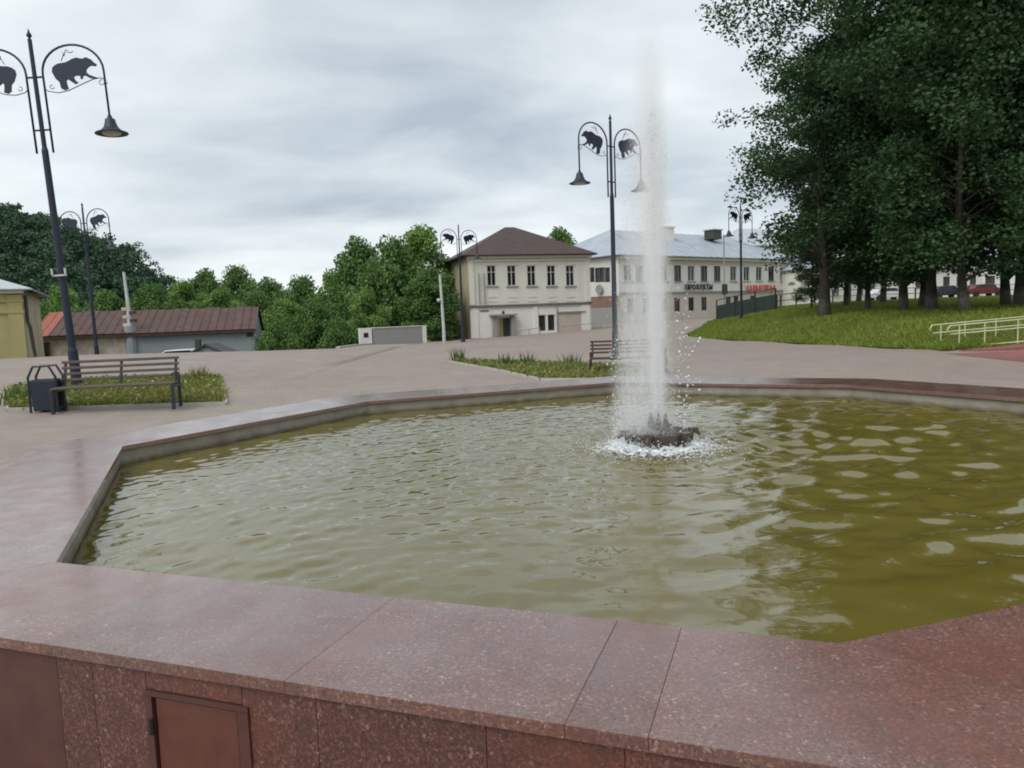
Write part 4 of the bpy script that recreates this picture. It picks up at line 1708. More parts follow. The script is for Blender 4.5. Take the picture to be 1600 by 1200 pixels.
# the blank panels of the shop front
for px0, px1, mt_, zt_, zb_ in ((738, 747, 'white', ZC - .07, -.6), (834, 840, 'white', ZC - .07, -.5), (908, 921, 'white', ZC - .07, -.4)):
    u0, _ = on_wall(px0, 500, O1, U1)
    u1, _ = on_wall(px1, 500, O1, U1)
    part_box(h1, 'lower_pilaster', mt_, O1, U1, max(0.01, u0), u1, zb_, zt_, -.14, -.063)
u0, z1_ = on_wall(870, 489, O1, U1)
u1, _ = on_wall(914, 489, O1, U1)
part_box(h1, 'shop_panel', 'pinkish', O1, U1, u0, u1, -.2, z1_, -.1, -.063)
part_box(h1, 'shop_ledge', 'greypatch', O1, U1, u0, u1, z1_ + .003, z1_ + .1, -.22, -.063)
u0, zz0 = on_wall(750, 486, O1, U1)
part_box(h1, 'name_plate', 'stone_base', O1, U1, u0, u0 + .7, zz0 - .06, zz0 + .06, -.1, -.064)
# plinth
part_box(h1, 'plinth', 'stone_base', O1, U1, .02, L1 - .02, -1.4, zwb - .32, -.16, -.065)
# entrance
u0, zt_ = on_wall(764, 494, O1, U1)
u1, _ = on_wall(804, 494, O1, U1)
dr = part_box(h1, 'door', 'yellow', O1, U1, ud0 + .02, ud0 + (ud1 - ud0) * .38, zdb, zdt, .08, .14)
part_box(h1, 'door', 'frame_dark', O1, U1, ud0 + (ud1 - ud0) * .4, ud1 - .02, zdb, zdt, .12, .18)
part_box(h1, 'porch_canopy', 'greypatch', O1, U1, u0, u1, zt_, zt_ + .13, -.9, -.063)
for uu in (u0 + .2, u1 - .45):
    part_box(h1, 'porch_post', 'greypatch', O1, U1, uu, uu + .28, -.8, zt_ - .003, -.6, -.064)
m_ = MB()
P0 = O1 + U1 * (u0 + 1.0) + Vector((U1.y, -U1.x, 0)) * .75
m_.lathe([(0, 0), (.09, 0), (.12, .12), (.05, .26), (0, .28)], 10, (P0.x, P0.y, zt_ + .13))
m_.build('porch_lamp', M['fence_dark'], h1)
# steps
part_box(h1, 'entrance_step', 'greypatch', O1, U1, ud0 - .5, ud1 + .4, -1.2, zdb - .01, -1.0, -.066)
# pipes
for px0, y0, y1 in ((747, 427, 476), (755, 427, 476), (869, 478, 517)):
    u, za = on_wall(px0, y0, O1, U1)
    _, zb = on_wall(px0, y1, O1, U1)
    n1 = Vector((U1.y, -U1.x, 0))
    p = O1 + U1 * u + n1 * .16
    m_ = MB()
    m_.tube([(p.x, p.y, za), (p.x, p.y, zb)], 0.05, 7)
    m_.build('drain_pipe', M['greypatch'], h1)
# handrails before the shop front
for pxa, pxb, yt in ((803, 838, 517), (872, 922, 510)):
    ua, za = on_wall(pxa, yt, O1, U1)
    ub, zb = on_wall(pxb, yt - 5, O1, U1)
    n1 = Vector((U1.y, -U1.x, 0))
    m_ = MB()
    a, b = O1 + U1 * ua + n1 * 1.0, O1 + U1 * ub + n1 * 1.0
    m_.tube([(a.x, a.y, za), (b.x, b.y, zb)], .03, 6)
    for t in (0.02, .5, .98):
        q = a.lerp(b, t)
        m_.tube([(q.x, q.y, za + (zb - za) * t), (q.x, q.y, T(q.x, q.y) - .1)], .03, 6)
    m_.build('handrail', M['greypatch'], h1)
# hip roof: four planes
ov = .55
c00, c10 = O1 - U1 * ov - V1 * ov, O1 + U1 * (L1 + ov) - V1 * ov
c11, c01 = O1 + U1 * (L1 + ov) + V1 * (D1 + ov), O1 - U1 * ov + V1 * (D1 + ov)
_, _z = on_wall(795, 355, O1 + V1 * D1 / 2, U1)
uap, _ = on_wall(795, 355, O1 + V1 * D1 / 2, U1)
r0, r1 = O1 + U1 * (uap - .35) + V1 * D1 * .5, O1 + U1 * (uap + .5) + V1 * D1 * .5
E_ = lambda p, z: (p.x, p.y, z)
for nm, pts in (('roof_slope', [E_(c00, ZE), E_(c10, ZE), E_(r1, _z), E_(r0, _z)]), ('roof_slope', [E_(c10, ZE), E_(c11, ZE), E_(r1, _z)]),
                ('roof_slope', [E_(c11, ZE), E_(c01, ZE), E_(r0, _z), E_(r1, _z)]), ('roof_slope', [E_(c01, ZE), E_(c00, ZE), E_(r0, _z)])):
    m_ = MB()
    m_.add(pts, [tuple(range(len(pts)))])
    o = m_.build(nm, M['roof_brown'], h1)
    s_ = o.modifiers.new('thick', 'SOLIDIFY')
    s_.thickness = .1
    s_.offset = -1
m_ = MB()
m_.add([E_(c00, ZE - .02), E_(c10, ZE - .02), E_(c11, ZE - .02), E_(c01, ZE - .02)], [(3, 2, 1, 0)])
m_.build('eaves_soffit', M['frame_dark'], h1)

# --- long pale two storey building with shop signs
O2 = at_y(968, 480, 79.0)
O2.z = 0
U2 = Vector((0.79, 0.613, 0)).normalized()
V2 = Vector((-U2.y, U2.x, 0))
N2 = Vector((U2.y, -U2.x, 0))
h2 = root_at('shop_building', O2, 'long pale two storey building with grey metal roof and shop signs behind the jet', 'building')
L2, _ = on_wall(1238, 450, O2, U2)
_, ZE2 = on_wall(1100, 402, O2, U2)
_, ZC2 = on_wall(1100, 456, O2, U2)
up2, lo2 = [], []
for cx_ in (981, 999, 1017, 1037, 1058.6, 1080, 1100, 1120.5, 1146, 1166.6, 1186, 1205, 1223.5):
    u, zt = on_wall(cx_, 416, O2, U2)
    _, zb = on_wall(cx_, 439.5, O2, U2)
    up2.append((u - .62, u + .62, ZE2 - 2.75, ZE2 - 0.98))
for cx_ in (985, 1010, 1037, 1058, 1080, 1100, 1138, 1150, 1176, 1206, 1222):
    u, zt = on_wall(cx_, 467, O2, U2)
    lo2.append((u - .5, u + .5, ZC2 - 2.15, ZC2 - .6))
m_ = MB()
wall_panel(m_, O2, U2, L2, ZC2, ZE2, up2, .2)
m_.build('upper_wall', M['house_white'], h2)
m_ = MB()
wall_panel(m_, O2, U2, L2, -1.0, ZC2, lo2, .2)
m_.build('lower_wall', M['lower_beige'], h2)
for a, b, c, d in up2:
    window(h2, O2, U2, a, b, c, d, 'frame_dark' if random.random() < .5 else 'frame_white', .12, (1, 0), .08, sill='greypatch')
    part_box(h2, 'window_surround', 'trim', O2, U2, a - .14, b + .14, d + .03, d + .15, -.05, -.003)
for a, b, c, d in lo2:
    window(h2, O2, U2, a, b, c, d, 'frame_dark', .12, (1, 0), .08)
part_box(h2, 'string_course', 'greypatch', O2, U2, -.05, L2 + .05, ZC2 - .09, ZC2 + .09, -.15, -.002)
part_box(h2, 'cornice', 'trim', O2, U2, -.1, L2 + .1, ZE2 - .38, ZE2 - .03, -.3, -.002)
part_box(h2, 'frieze', 'pinkish', O2, U2, .0, L2, ZE2 - .86, ZE2 - .40, -.06, -.003)
D2 = 14.0
BL2 = O2 + V2 * D2
sops = []
for cx_ in (924, 937, 948):
    u, zt = on_wall(cx_, 418, BL2, -V2)
    _, zb = on_wall(cx_, 441, BL2, -V2)
    sops.append((u - (.75 if cx_ == 937 else .45), u + (.75 if cx_ == 937 else .45), zb, zt))
m_ = MB()
_, ZP1 = on_wall(940, 463, BL2, -V2)
wall_panel(m_, BL2, -V2, D2, ZP1, ZE2, sops, .2)
m_.build('side_wall', M['house_white'], h2)
_, ZP2 = on_wall(940, 481, BL2, -V2)
m_ = MB()
wall_panel(m_, BL2, -V2, D2, ZP2, ZP1, [])
m_.build('bare_brick_patch', M['brownpatch'], h2)
m_ = MB()
wall_panel(m_, BL2, -V2, D2, -1.5, ZP2, [])
m_.build('grey_lower_side', M['greypatch'], h2)
for a, b, c, d in sops:
    window(h2, BL2, -V2, a, b, c, d, 'frame_dark', .12, (1, 0), .08)
m_ = MB()
wall_panel(m_, O2 + U2 * L2, V2, D2, -1, ZE2, [])
wall_panel(m_, BL2 + U2 * L2, -U2, L2, -1, ZE2, [])
m_.build('rear_wall', M['house_white'], h2)
u, z = on_wall(939, 452, BL2, -V2)
m_ = MB()
p = BL2 - V2 * u - U2 * .35
m_.tube([p + Vector((0, 0, z)), p + U2 * .1 + Vector((0, 0, z))], .5, 16)
m_.build('satellite_dish', M['greypatch'], h2)
ov = .6
c00, c10 = O2 - U2 * ov - V2 * ov, O2 + U2 * (L2 + ov) - V2 * ov
c11, c01 = O2 + U2 * (L2 + ov) + V2 * (D2 + ov), O2 - U2 * ov + V2 * (D2 + ov)
ZR2 = on_wall(1090, 367, O2 + V2 * D2 / 2, U2)[1]
r0, r1 = O2 + U2 * 6.0 + V2 * D2 * .5, O2 + U2 * (L2 - 5) + V2 * D2 * .5
for pts in ([E_(c00, ZE2), E_(c10, ZE2), E_(r1, ZR2), E_(r0, ZR2)], [E_(c10, ZE2), E_(c11, ZE2), E_(r1, ZR2)], [E_(c11, ZE2), E_(c01, ZE2), E_(r0, ZR2), E_(r1, ZR2)], [E_(c01, ZE2), E_(c00, ZE2), E_(r0, ZR2)]):
    m_ = MB()
    m_.add(pts, [tuple(range(len(pts)))])
    o = m_.build('roof_slope', M['roof_grey'], h2)
    s_ = o.modifiers.new('thick', 'SOLIDIFY')
    s_.thickness = .1
    s_.offset = -1
m_ = MB()
m_.add([E_(c00, ZE2 - .02), E_(c10, ZE2 - .02), E_(c11, ZE2 - .02), E_(c01, ZE2 - .02)], [(3, 2, 1, 0)])
m_.build('eaves_soffit', M['frame_dark'], h2)
# standing seams on the front slope
for k_ in range(1, 26):
    t = k_ / 26
    a = c00.lerp(c10, t)
    b = r0.lerp(r1, min(1, max(0, (t * (L2 + 1.2) - 6.6) / (L2 - 11))))
    m_ = MB()
    m_.tube([(a.x, a.y, ZE2 + .03), (b.x, b.y, ZR2 + .03)], .035, 4)
    m_.build('roof_seam', M['roof_grey'], h2)
# chimney and dormer hatch
pc = at_y(1042, 362, 91)
m_ = MB()
m_.box((pc.x, 91, pc.z - .9), (1.45, .9, 2.7), ANG)
ch_ = m_.build('chimney', M['house_white'], h2)
m_ = MB()
m_.box((pc.x, 91, pc.z + .5), (1.7, 1.1, .18), ANG)
m_.build('chimney_cap', M['trim'], ch_)
pd = at_y(1114, 366, 96)
m_ = MB()
m_.box((pd.x, 96, pd.z - .1), (1.7, 1.4, 1.1), rad(38))
dm = m_.build('roof_dormer', M['frame_dark'], h2)
m_ = MB()
m_.box((pd.x, 96, pd.z + .52), (2.0, 1.7, .12), rad(38))
m_.build('dormer_roof', M['roof_pale'], dm)


def letters(word, px0, px1, pyc, hpx, mat, parent_name, label, backing=None):
    root = tag(empty(parent_name), label, 'sign')
    u0, zc = on_wall(px0, pyc, O2, U2)
    u1, _ = on_wall(px1, pyc, O2, U2)
    _, za = on_wall((px0 + px1) / 2, pyc - hpx / 2, O2, U2)
    _, zb = on_wall((px0 + px1) / 2, pyc + hpx / 2, O2, U2)
    H_ = za - zb
    zm = on_wall((px0 + px1) / 2, pyc, O2, U2)[1]
    step = (u1 - u0) / len(word)
    rot = Matrix((U2, Vector((0, 0, 1)), N2)).transposed()
    for i, chx in enumerate(word):
        for lay, (mm, ext, grow) in enumerate(((mat, .05, 0.0), (backing, .02, 0.055))):
            if mm is None:
                continue
            cu = bpy.data.curves.new('letter', 'FONT')
            cu.body = chx
            cu.align_x = 'CENTER'
            cu.align_y = 'CENTER'
            cu.size = 1.0
            cu.extrude = ext
            cu.offset = grow if lay else 0.035
            ob = bpy.data.objects.new('letter', cu)
            COL.objects.link(ob)
            bpy.context.view_layer.update()
            me = bpy.data.meshes.new_from_object(ob.evaluated_get(bpy.context.evaluated_depsgraph_get()))
            bpy.data.objects.remove(ob)
            co = np.empty(len(me.vertices) * 3, dtype=np.float32)
            me.vertices.foreach_get('co', co)
            co = co.reshape(-1, 3)
            if len(co) == 0:
                continue
            wx = np.ptp(co[:, 0])
            hx_ = np.ptp(co[:, 1])
            co[:, 0] *= step * (.82 if lay == 0 else .98) / max(wx, .25)
            co[:, 1] = (co[:, 1] - (co[:, 1].max() + co[:, 1].min()) / 2) * (H_ * (1.0 if lay == 0 else 1.22)) / hx_
            me.vertices.foreach_set('co', co.ravel())
            me.materials.clear()
            me.materials.append(mm)
            me.update()
            o = bpy.data.objects.new('letter' if lay == 0 else 'letter_back', me)
            COL.objects.link(o)
            o.parent = root
            u = u0 + step * (i + .5)
            p = O2 + U2 * u + N2 * (.24 if lay == 0 else .2) + Vector((0, 0, zm))
            o.matrix_local = Matrix.Translation(p) @ rot.to_4x4()
    return root


letters('ЦВЕТЫ', 1163, 1209, 450.5, 10, M['sign_red'], 'shop_sign', 'red shop sign letters with pale edge on the long pale building', M['sign_back'])
letters('ПРОДУКТЫ', 1068, 1111, 448.5, 8.5, M['sign_black'], 'shop_sign', 'black shop sign letters on the long pale building', None)


# --- simple neighbouring buildings seen between trunks
def block(name, pa, pb, ya, yb, ptop, mat, roof, label, nwin, wy, frame, rise=2.0, depth=10, z0=-1.0, lowmat=None, wwid=.5):
    A = at_y(pa, 460, ya)
    B = at_y(pb, 460, yb)
    A.z = B.z = 0
    U = (B - A).normalized()
    L = (B - A).length
    Vv = Vector((-U.y, U.x, 0))
    r = root_at(name, A, label, 'building')
    _, ZT = on_wall((pa + pb) / 2, ptop, A, U)
    ops = []
    for k_ in range(nwin):
        u = L * (k_ + .5) / nwin
        for (ya_, yb_) in wy:
            _, zt = on_wall((pa + pb) / 2, ya_, A, U)
            _, zb = on_wall((pa + pb) / 2, yb_, A, U)
            ops.append((u - wwid, u + wwid, zb, zt))
    m_ = MB()
    wall_panel(m_, A, U, L, z0, ZT, ops, .18)
    m_.build('front_wall', M[mat], r)
    m_ = MB()
    wall_panel(m_, A + Vv * depth, -Vv, depth, z0, ZT, [])
    m_.build('side_wall', M[mat], r)
    m_ = MB()
    wall_panel(m_, B, Vv, depth, z0, ZT, [])
    m_.build('side_wall', M[mat], r)
    for o_ in ops:
        window(r, A, U, *o_, frame, .1, (1, 1), .07, sill='trim')
    part_box(r, 'cornice', 'trim', A, U, -.05, L + .05, ZT - .25, ZT - .02, -.18, -.002)
    c0, c1, c2, c3 = A - U * .4 - Vv * .4, B + U * .4 - Vv * .4, B + U * .4 + Vv * (depth + .4), A - U * .4 + Vv * (depth + .4)
    q0, q1 = A + U * min(3, L * .3) + Vv * depth / 2, B - U * min(3, L * .3) + Vv * depth / 2
    for pts in ([E_(c0, ZT), E_(c1, ZT), E_(q1, ZT + rise), E_(q0, ZT + rise)], [E_(c1, ZT), E_(c2, ZT), E_(q1, ZT + rise)], [E_(c2, ZT), E_(c3, ZT), E_(q0, ZT + rise), E_(q1, ZT + rise)], [E_(c3, ZT), E_(c0, ZT), E_(q0, ZT + rise)]):
        m_ = MB()
        m_.add(pts, [tuple(range(len(pts)))])
        o = m_.build('roof_slope', M[roof], r)
        s_ = o.modifiers.new('thick', 'SOLIDIFY')
        s_.thickness = .1
        s_.offset = -1
    return r


block('pink_house', 1241, 1292, 101, 106, 424, 'pink_house', 'roof_brown', 'low faded pink house right of the long pale building', 2, ((437, 450),), 'frame_white', 1.6)
block('yellow_house', 1297, 1390, 92, 100, 418, 'cream', 'roof_grey', 'pale yellow house with dark windows seen between the trunks', 5, ((440, 462),), 'frame_white', 2.0, wwid=.7)
block('white_house', 1425, 1530, 100, 104, 420, 'white', 'roof_grey', 'white house glimpsed behind the middle of the grove', 5, ((432, 448),), 'frame_dark', 2.0, wwid=.6)
block('shop_house', 1535, 1720, 108, 108, 408, 'white', 'roof_pale', 'white shop house behind the right end of the grove', 8, ((428, 444),), 'frame_dark', 2.2, wwid=.7)
# pale gabled roof behind the long building
block('rear_house', 1172, 1262, 128, 134, 384, 'house_white', 'roof_pale', 'pale roofed house rising behind the long pale building', 4, ((392, 402),), 'frame_dark', 3.6, 12)

# --- yellow corner house at the left edge
OY = at_y(38, 500, 40.0)
OY.z = 0
UY = Vector((math.cos(rad(27)), math.sin(rad(27)), 0))
hy = root_at('yellow_corner_house', OY, 'yellow plastered single storey house cut by the left picture edge', 'house')
AY = OY - UY * 14
VY = Vector((-UY.y, UY.x, 0))
_, ZY = on_wall(15, 452, OY, UY)
m_ = MB()
wall_panel(m_, AY, UY, 14, -2, ZY, [(3, 4.2, .6, 2.2), (7, 8.2, .6, 2.2)], .2)
m_.build('front_wall', M['yellow'], hy)
for a in (3, 7):
    window(hy, AY, UY, a, a + 1.2, .6, 2.2, 'frame_white', .12, (1, 1), .08, sill='trim')
m_ = MB()
wall_panel(m_, OY, VY, 9, -4, ZY, [])
m_.build('side_wall', M['cream_side'], hy)
m_ = MB()
wall_panel(m_, AY + VY * 9, -VY, 9, -3, ZY, [])
wall_panel(m_, OY + VY * 9, -UY, 14, -4, ZY, [])
m_.build('rear_wall', M['yellow'], hy)
for yy, th in ((470, .12), (488, .1)):
    _, zc = on_wall(20, yy, OY, UY)
    part_box(hy, 'moulding', 'yellow', AY, UY, 0, 14.05, zc - th / 2, zc + th / 2, -.1, -.002)
part_box(hy, 'pilaster', 'yellow', AY, UY, 13.3, 13.98, -2, ZY - .3, -.07, -.003)
part_box(hy, 'cornice', 'trim', AY, UY, -.1, 14.1, ZY - .22, ZY - .02, -.3, -.002)
c0, c1, c2, c3 = AY - UY * .5 - VY * .5, OY + UY * .55 - VY * .5, OY + UY * .55 + VY * 9.5, AY - UY * .5 + VY * 9.5
q0, q1 = AY + UY * 4.5 + VY * 4.5, OY - UY * 4.5 + VY * 4.5
for pts in ([E_(c0, ZY), E_(c1, ZY), E_(q1, ZY + 1.9), E_(q0, ZY + 1.9)], [E_(c1, ZY), E_(c2, ZY), E_(q1, ZY + 1.9)], [E_(c2, ZY), E_(c3, ZY), E_(q0, ZY + 1.9), E_(q1, ZY + 1.9)], [E_(c3, ZY), E_(c0, ZY), E_(q0, ZY + 1.9)]):
    m_ = MB()
    m_.add(pts, [tuple(range(len(pts)))])
    o = m_.build('roof_slope', M['roof_pale'], hy)
    s_ = o.modifiers.new('thick', 'SOLIDIFY')
    s_.thickness = .08
    s_.offset = -1
pz = OY + UY * .12 + VY * .25
m_ = MB()
m_.tube([(pz.x, pz.y, ZY - .3), (pz.x, pz.y, ZY - 1.7), (pz.x + .1, pz.y, ZY - 2.0), (pz.x + .35, pz.y, -1.0)], .09, 7)
m_.build('drain_pipe', M['frame_dark'], hy)

# --- long shed with rusty sheet roof
DS = 54.0
sl_, sr_ = at_y(55, 500, DS - 3.5), at_y(396, 500, DS)
OS = Vector((sl_.x, sl_.y, 0))
US = (Vector((sr_.x, sr_.y, 0)) - OS).normalized()
LS = (Vector((sr_.x, sr_.y, 0)) - OS).length
VS = Vector((-US.y, US.x, 0))
hs = root_at('long_shed', OS, 'long low shed with rusty brown sheet metal roof beyond the square', 'shed')
um_, zee = on_wall(195, 526, OS, US)
zeL = on_wall(120, 522, OS, US)[1]
zeR = on_wall(330, 515, OS, US)[1]
ridge_l = on_wall(120, 487, OS + VS * 4.0, US)[1]
ridge_r = on_wall(330, 481, OS + VS * 4.0, US)[1]
m_ = MB()
wall_panel(m_, OS, US, um_, -6, zeL, [])
m_.build('masonry_wall', M['peel'], hs)['label'] = 'peeling whitewashed brick wall'
m_ = MB()
wall_panel(m_, OS + US * um_, US, LS - um_, -6, zeR, [])
m_.build('board_wall', M['bluegrey'], hs)['label'] = 'blue grey boarded wall'
m_ = MB()
wall_panel(m_, OS + US * LS, VS, 8, -6, zeR, [])
wall_panel(m_, OS + VS * 8, -VS, 8, -6, zeL, [])
wall_panel(m_, OS + US * LS + VS * 8, -US, LS, -6, zeL, [])
gp_ = OS + US * LS
m_.add([(gp_.x, gp_.y, zeR), tuple(Vector((gp_.x, gp_.y, zeR)) + VS * 8), tuple(Vector((gp_.x, gp_.y, ridge_r - .06)) + VS * 4)], [(0, 1, 2)])
m_.build('gable_wall', M['bluegrey'], hs)
nsheet = 26
for k_ in range(nsheet):
    ta, tb = k_ / nsheet, (k_ + 1) / nsheet
    ua, ub = -.3 + (LS + .5) * ta, -.3 + (LS + .5) * tb
    zl = lambda t: (zeL + (zeR - zeL) * sm((t - .3) / .2)) - .05
    zr = lambda t: (ridge_l + (ridge_r - ridge_l) * sm((t - .3) / .2))
    left_drop = 0.0
    P = lambda u, v, z: tuple(OS + US * u + VS * v + Vector((0, 0, z)))
    sg = math.sin(k_ * 1.7) * .03
    m_ = MB()
    za, zb, zc, zd = zl(ta), zl(tb), zr(tb) + sg, zr(ta) + sg
    g = .02
    m_.add([P(ua + g, -.45, za), P(ub - g, -.45, zb), P(ub - g, 4, zc), P(ua + g, 4, zd),
            P(ua, -.45, za + .03), P(ua + .05, -.45, za + .03), P(ua + .05, 4, zd + .03), P(ua, 4, zd + .03), P(ua, -.45, za - .06), P(ua, 4, zd - .06), P(ua + .05, -.45, za - .06), P(ua + .05, 4, zd - .06)],
           [(0, 1, 2, 3), (4, 5, 6, 7), (8, 4, 7, 9), (5, 10, 11, 6), (8, 10, 5, 4)])
    m_.build('roof_sheet', M['roof_orange'] if k_ < 2 else M['roof_red'][(k_ * 7) % 3], hs)
m_ = MB()
m_.add([P(-.3, 8.4, zeL - .3), P(LS + .2, 8.4, zeR - .3), P(LS + .2, 4.0, ridge_r - .01), P(-.3, 4.0, ridge_l - .01)], [(3, 2, 1, 0)])
m_.build('rear_roof', M['roof_red'][1], hs)
part_box(hs, 'eaves_board', M['roof_red'][1], OS, US, -.2, um_ - .02, zeL - .30, zeL - .07, -.4, -.01)
part_box(hs, 'eaves_board', M['roof_red'][2], OS, US, um_ + .02, LS + .1, zeR - .27, zeR - .07, -.38, -.01)
u, zt = on_wall(69, 535, OS, US)
window(hs, OS + Vector((US.y, -US.x, 0)) * .12, US, u - .35, u + .35, zt - 1.2, zt, 'frame_dark', .02, (1, 0), .06)
u0, _ = on_wall(386, 530, OS, US)
part_box(hs, 'wall_opening', 'frame_dark', OS, US, u0, LS - .1, zeR - .6, zeR - .31, -.05, -.003)
# utility pole in front of the shed
pp = at_y(204, 520, 52.0)
up_ = tag(empty('utility_pole', (pp.x, 52.0, T(pp.x, 52.0) - .2)), 'white utility pole on thick concrete stub before the shed', 'utility pole')
gz_ = T(pp.x, 52.0) - .2
ztp, zst = at_y(199, 425, 52).z - gz_, at_y(203, 482, 52).z - gz_
m_ = MB()
m_.tube([(0, 0, 0), (0, 0, zst - 1.2)], [.42, .38], 10)
m_.build('concrete_stub', M['bluegrey'], up_)
m_ = MB()
m_.tube([(0, 0, zst - 1.2), (0, 0, zst)], [.16, .14], 8)
m_.tube([(0, 0, zst), (-.12, 0, ztp)], [.13, .09], 8)
m_.build('shaft', M['pole_white'], up_)
for k_ in range(5):
    m_ = MB()
    m_.box(((-.24, .26)[k_ % 2], 0, zst - 1.1 + k_ * .27), (.36, .3, .2))
    m_.build('meter_box', M['frame_dark'] if k_ % 2 else M['peel'], up_)
# small white car and kiosk roof peeping over the far edge
kx = at_y(332, 548, 46.5)
kr = tag(empty('kiosk', (kx.x, 46.5, T(kx.x, 46.5))), 'small grey kiosk with dark gabled roof peeping over the far edge', 'kiosk')
zk = at_y(332, 536, 46.5).z - T(kx.x, 46.5)
m_ = MB()
m_.box((0, 0, (zk - .6) / 2), (1.9, 1.8, zk - .6))
m_.slab_y([(-.95, zk - .6), (.95, zk - .6), (0, zk - .12)], -.9, .9)
m_.build('kiosk_body', M['bluegrey'], kr)
for s in (-1, 1):
    m_ = MB()
    m_.slab_y([(0, zk), (0, zk - .11), (s * 1.2, zk - .71), (s * 1.2, zk - .60)][::s], -1.1, 1.1)
    m_.build('roof_slope', M['frame_dark'], kr)
m_ = MB()
m_.box((-.98, .3, zk - .2), (.3, .3, .9))
m_.build('flue', M['frame_dark'], kr)


def car(name, loc_, rz, body, label):
    r = tag(empty(name, loc_, rz), label, 'car', 'cars parked far behind')
    side = [(-2.1, .35), (-2.15, .75), (-1.95, .95), (-1.55, 1.02), (-1.0, 1.42), (.55, 1.46), (1.25, 1.0), (2.0, .86), (2.15, .6), (2.1, .35)]
    m_ = MB()
    m_.slab_y(side, -.82, .82)
    m_.build('body', M[body], r, bevel=.06)
    m_ = MB()
    m_.slab_y([(-1.42, 1.03), (-.95, 1.37), (.5, 1.40), (1.1, 1.02)], -.828, .828)
    m_.build('side_windows', M['glass'], r)
    for x in (-1.3, 1.3):
        for y in (-.8, .8):
            m_ = MB()
            m_.tube([(x, y - .1, .32), (x, y + .1, .32)], .32, 14)
            m_.build('wheel', M['tyre'], r)
    for y in (-.6, .6):
        m_ = MB()
        m_.box((2.1, y, .68), (.1, .3, .14))
        m_.build('headlight', M['lamp_glass'], r)
    return r


cz = at_y(290, 546, 47.5)
car('parked_car', (cz.x, 47.5, cz.z - 1.42), rad(5), 'car_white', 'white car roof just showing over the far edge by the kiosk')
for px, d, bd, lab in ((1535, 84, 'car_red', 'dark red car parked behind the right of the grove'), (1385, 84, 'car_white', 'white car parked behind the fence in mid grove'),
                       (1476, 86, 'car_dark', 'dark car parked behind the fence right of mid grove')):
    q = at_y(px, 470, d)
    car('parked_car', (q.x, d, T(q.x, d) + .1), rad(3), bd, lab)

# white pole with small lamp beside the cream house, and the white parapet
pp = at_y(694, 530, 54)
wp = tag(empty('white_pole', (pp.x, 54, T(pp.x, 54) - .05)), 'thin white utility pole left of the cream house', 'utility pole')
zt = at_y(690, 428, 54).z - T(pp.x, 54)
m_ = MB()
m_.tube([(0, 0, -.5), (0, 0, 1.2), (-.1, 0, zt)], [.13, .11, .085], 8)
m_.build('shaft', M['pole_white'], wp)
m_ = MB()
m_.lathe([(0, -.15), (.12, -.1), (.15, 0), (.1, .1), (0, .14)], 10, (-.26, -.1, zt * .63))
m_.build('lamp_globe', M['lamp_glass'], wp)
m_ = MB()
m_.tube([(-.05, 0, zt * .63), (-.26, -.1, zt * .63)], .02, 5)
m_.build('bracket', M['pole_white'], wp)
pq = at_y(1132, 480, 74)
gq = T(pq.x, 74) - .1
tq = tag(empty('thin_pole', (pq.x, 74, gq)), 'thin grey pole with small box, just left of the lamp on the lawn edge', 'utility pole')
m_ = MB()
m_.tube([(0, 0, -.2), (0, 0, at_y(1131, 366, 74).z - gq)], [.09, .06], 8)
m_.build('shaft', M['greypatch'], tq)
m_ = MB()
m_.box((0, -.12, at_y(1132, 452, 74).z - gq), (.5, .25, 1.0))
m_.build('meter_box', M['frame_dark'], tq)
wa, wb = at_y(562, 535, 50.5), at_y(666, 531, 53)
pw = tag(empty('white_parapet'), 'low pale parapet wall with one dark square hole, left of the white pole', 'wall')
UW = (Vector((wb.x, wb.y, 0)) - Vector((wa.x, wa.y, 0))).normalized()
OW = Vector((wa.x, wa.y, 0))
LW = (Vector((wb.x, wb.y, 0)) - OW).length
zt0 = at_y(562, 514, 50.5).z
u0 = LW * 19 / 104
for nm, a, b, mt_ in (('end_block', 0, u0 - .04, 'white'), ('wall_panel', u0 + .04, LW * .93, 'greypatch'), ('end_block', LW * .935, LW, 'white')):
    part_box(pw, nm, mt_, OW, UW, a, b, -2.5, zt0 + (.05 if nm != 'wall_panel' else 0), -.1, .15)
part_box(pw, 'dark_hole', 'dark_gap', OW, UW, u0 * .3, u0 * .68, zt0 - .6, zt0 - .28, -.105, -.09)
part_box(pw, 'coping', 'trim', OW, UW, u0 + .05, LW * .93 - .01, zt0 + .003, zt0 + .06, -.14, .19)

# ------------------------------------------------------------------ fences and handrail on the right


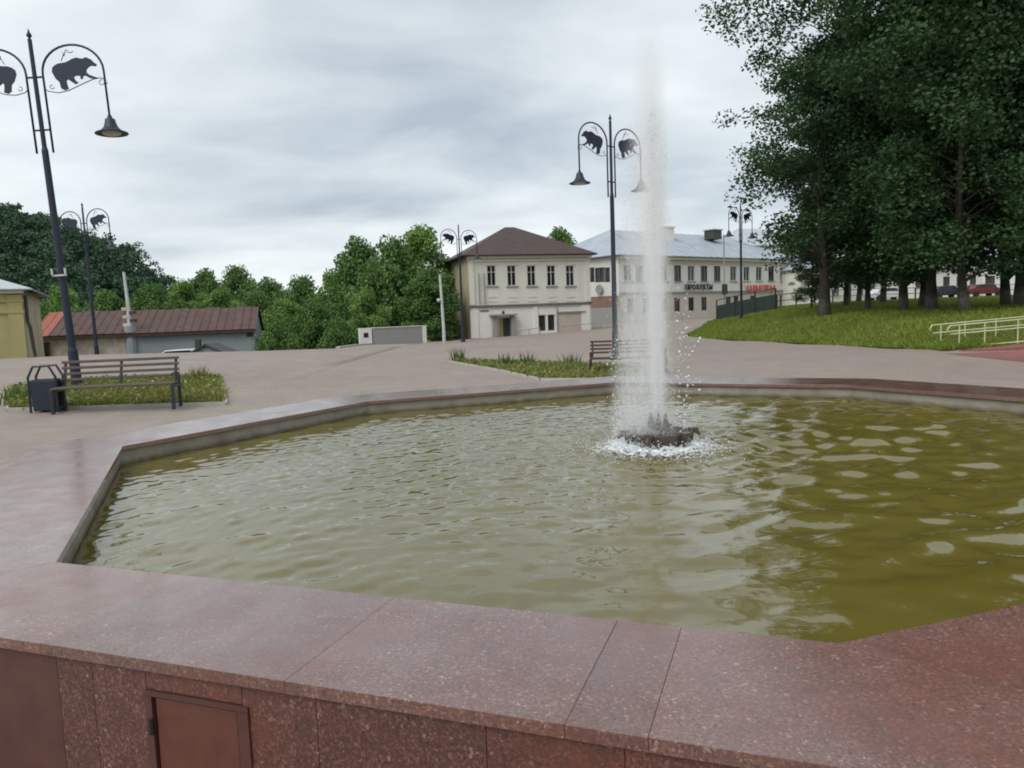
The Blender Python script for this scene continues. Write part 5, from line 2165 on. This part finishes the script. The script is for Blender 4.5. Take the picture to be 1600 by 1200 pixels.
def fence(name, pts, h, label, post_step, rails, mat, mesh=None, picket=None):
    r = tag(empty(name), label, 'fence')
    for (ax, ay), (bx, by) in zip(pts, pts[1:]):
        a, b = Vector((ax, ay, T(ax, ay))), Vector((bx, by, T(bx, by)))
        n = max(1, int((b - a).length / post_step))
        for k_ in range(n + 1):
            p = a.lerp(b, k_ / n)
            g = T(p.x, p.y)
            m_ = MB()
            m_.box((p.x, p.y, g + h / 2 - .05), (.09, .09, h + .1))
            m_.build('post', M[mat], r)
        for k_ in range(n):
            p, q = a.lerp(b, k_ / n), a.lerp(b, (k_ + 1) / n)
            for f_ in rails:
                m_ = MB()
                m_.tube([(p.x, p.y, T(p.x, p.y) + h * f_), (q.x, q.y, T(q.x, q.y) + h * f_)], .035, 6)
                m_.build('rail', M[mat], r)
            if mesh:
                m_ = MB()
                m_.hexa([(p.x, p.y - .01, T(p.x, p.y) + .05), (q.x, q.y - .01, T(q.x, q.y) + .05), (q.x, q.y + .01, T(q.x, q.y) + .05), (p.x, p.y + .01, T(p.x, p.y) + .05),
                         (p.x, p.y - .01, T(p.x, p.y) + h * .72), (q.x, q.y - .01, T(q.x, q.y) + h * .72), (q.x, q.y + .01, T(q.x, q.y) + h * .72), (p.x, p.y + .01, T(p.x, p.y) + h * .72)])
                m_.build('fence_sheet', M[mesh], r)
    return r


fa, fb = at_y(1120, 495, 62), at_y(1212, 495, 58)
fence('green_fence', [(fa.x, 62), (fb.x, 58)], 1.75, 'dark green sheet fence with posts before the long pale building', 1.7, (.98, .55), 'fence_dark', 'fence_green')
ga, gb, gc = at_y(1214, 480, 64), at_y(1430, 480, 72), at_y(1680, 480, 72)
fence('street_railing', [(ga.x, 64), (gb.x, 72), (gc.x, 72)], 1.25, 'dark street railing running behind the grove', 2.2, (.97, .55, .15), 'fence_dark')
hr = tag(empty('ramp_handrail'), 'cream painted double handrail on the ramp at the right', 'handrail')
H0, H1 = Vector((13.75, 23.1, 0)), Vector((19.5, 22.2, 0))
for off, s_ in ((0.0, 1.0), (1.15, 1.0)):
    a, b = H0 + Vector((0.1 if off else 0, off, 0)), H1 + Vector((0, off, 0))
    slope = lambda t: 0.0 + 0.38 * t
    for zf in (.78, .52):
        m_ = MB()
        m_.tube([tuple(a.lerp(b, t) + Vector((0, 0, zf + slope(t)))) for t in (-0.03, .25, .5, .75, 1)], .021, 8)
        m_.build('rail', M['rail_cream'], hr, smooth=True)
    m_ = MB()
    m_.tube([tuple(a.lerp(b, -.03) + Vector((0, 0, .52))), tuple(a.lerp(b, -.045) + Vector((0, 0, .65))), tuple(a.lerp(b, -.03) + Vector((0, 0, .78)))], .021, 8)
    m_.build('rail_end', M['rail_cream'], hr, smooth=True)
    m_ = MB()
    m_.tube([tuple(a.lerp(b, t) + Vector((0, 0, .10 + slope(t)))) for t in (.14, .5, 1)], .022, 8)
    m_.build('toe_rail', M['rail_cream'], hr, smooth=True)
    for t in (0.015, .14, .3, .46, .62, .78, .94):
        p = a.lerp(b, t)
        m_ = MB()
        m_.tube([tuple(p + Vector((0, 0, -.1))), tuple(p + Vector((0, 0, .78 + slope(t))))], .02, 7)
        m_.build('post', M['rail_cream'], hr)
# sloping red ramp slab under the rails
m_ = MB()
m_.hexa([(13.1, 22.2, -.2), (20, 21.4, -.2), (20, 23.3, -.2), (13.1, 24.2, -.2), (13.1, 22.2, .012), (20, 21.4, .40), (20, 23.3, .40), (13.1, 24.2, .012)])
tag(m_.build('ramp', M['red_pave']), kind='structure')
print('objects', len(bpy.data.objects))
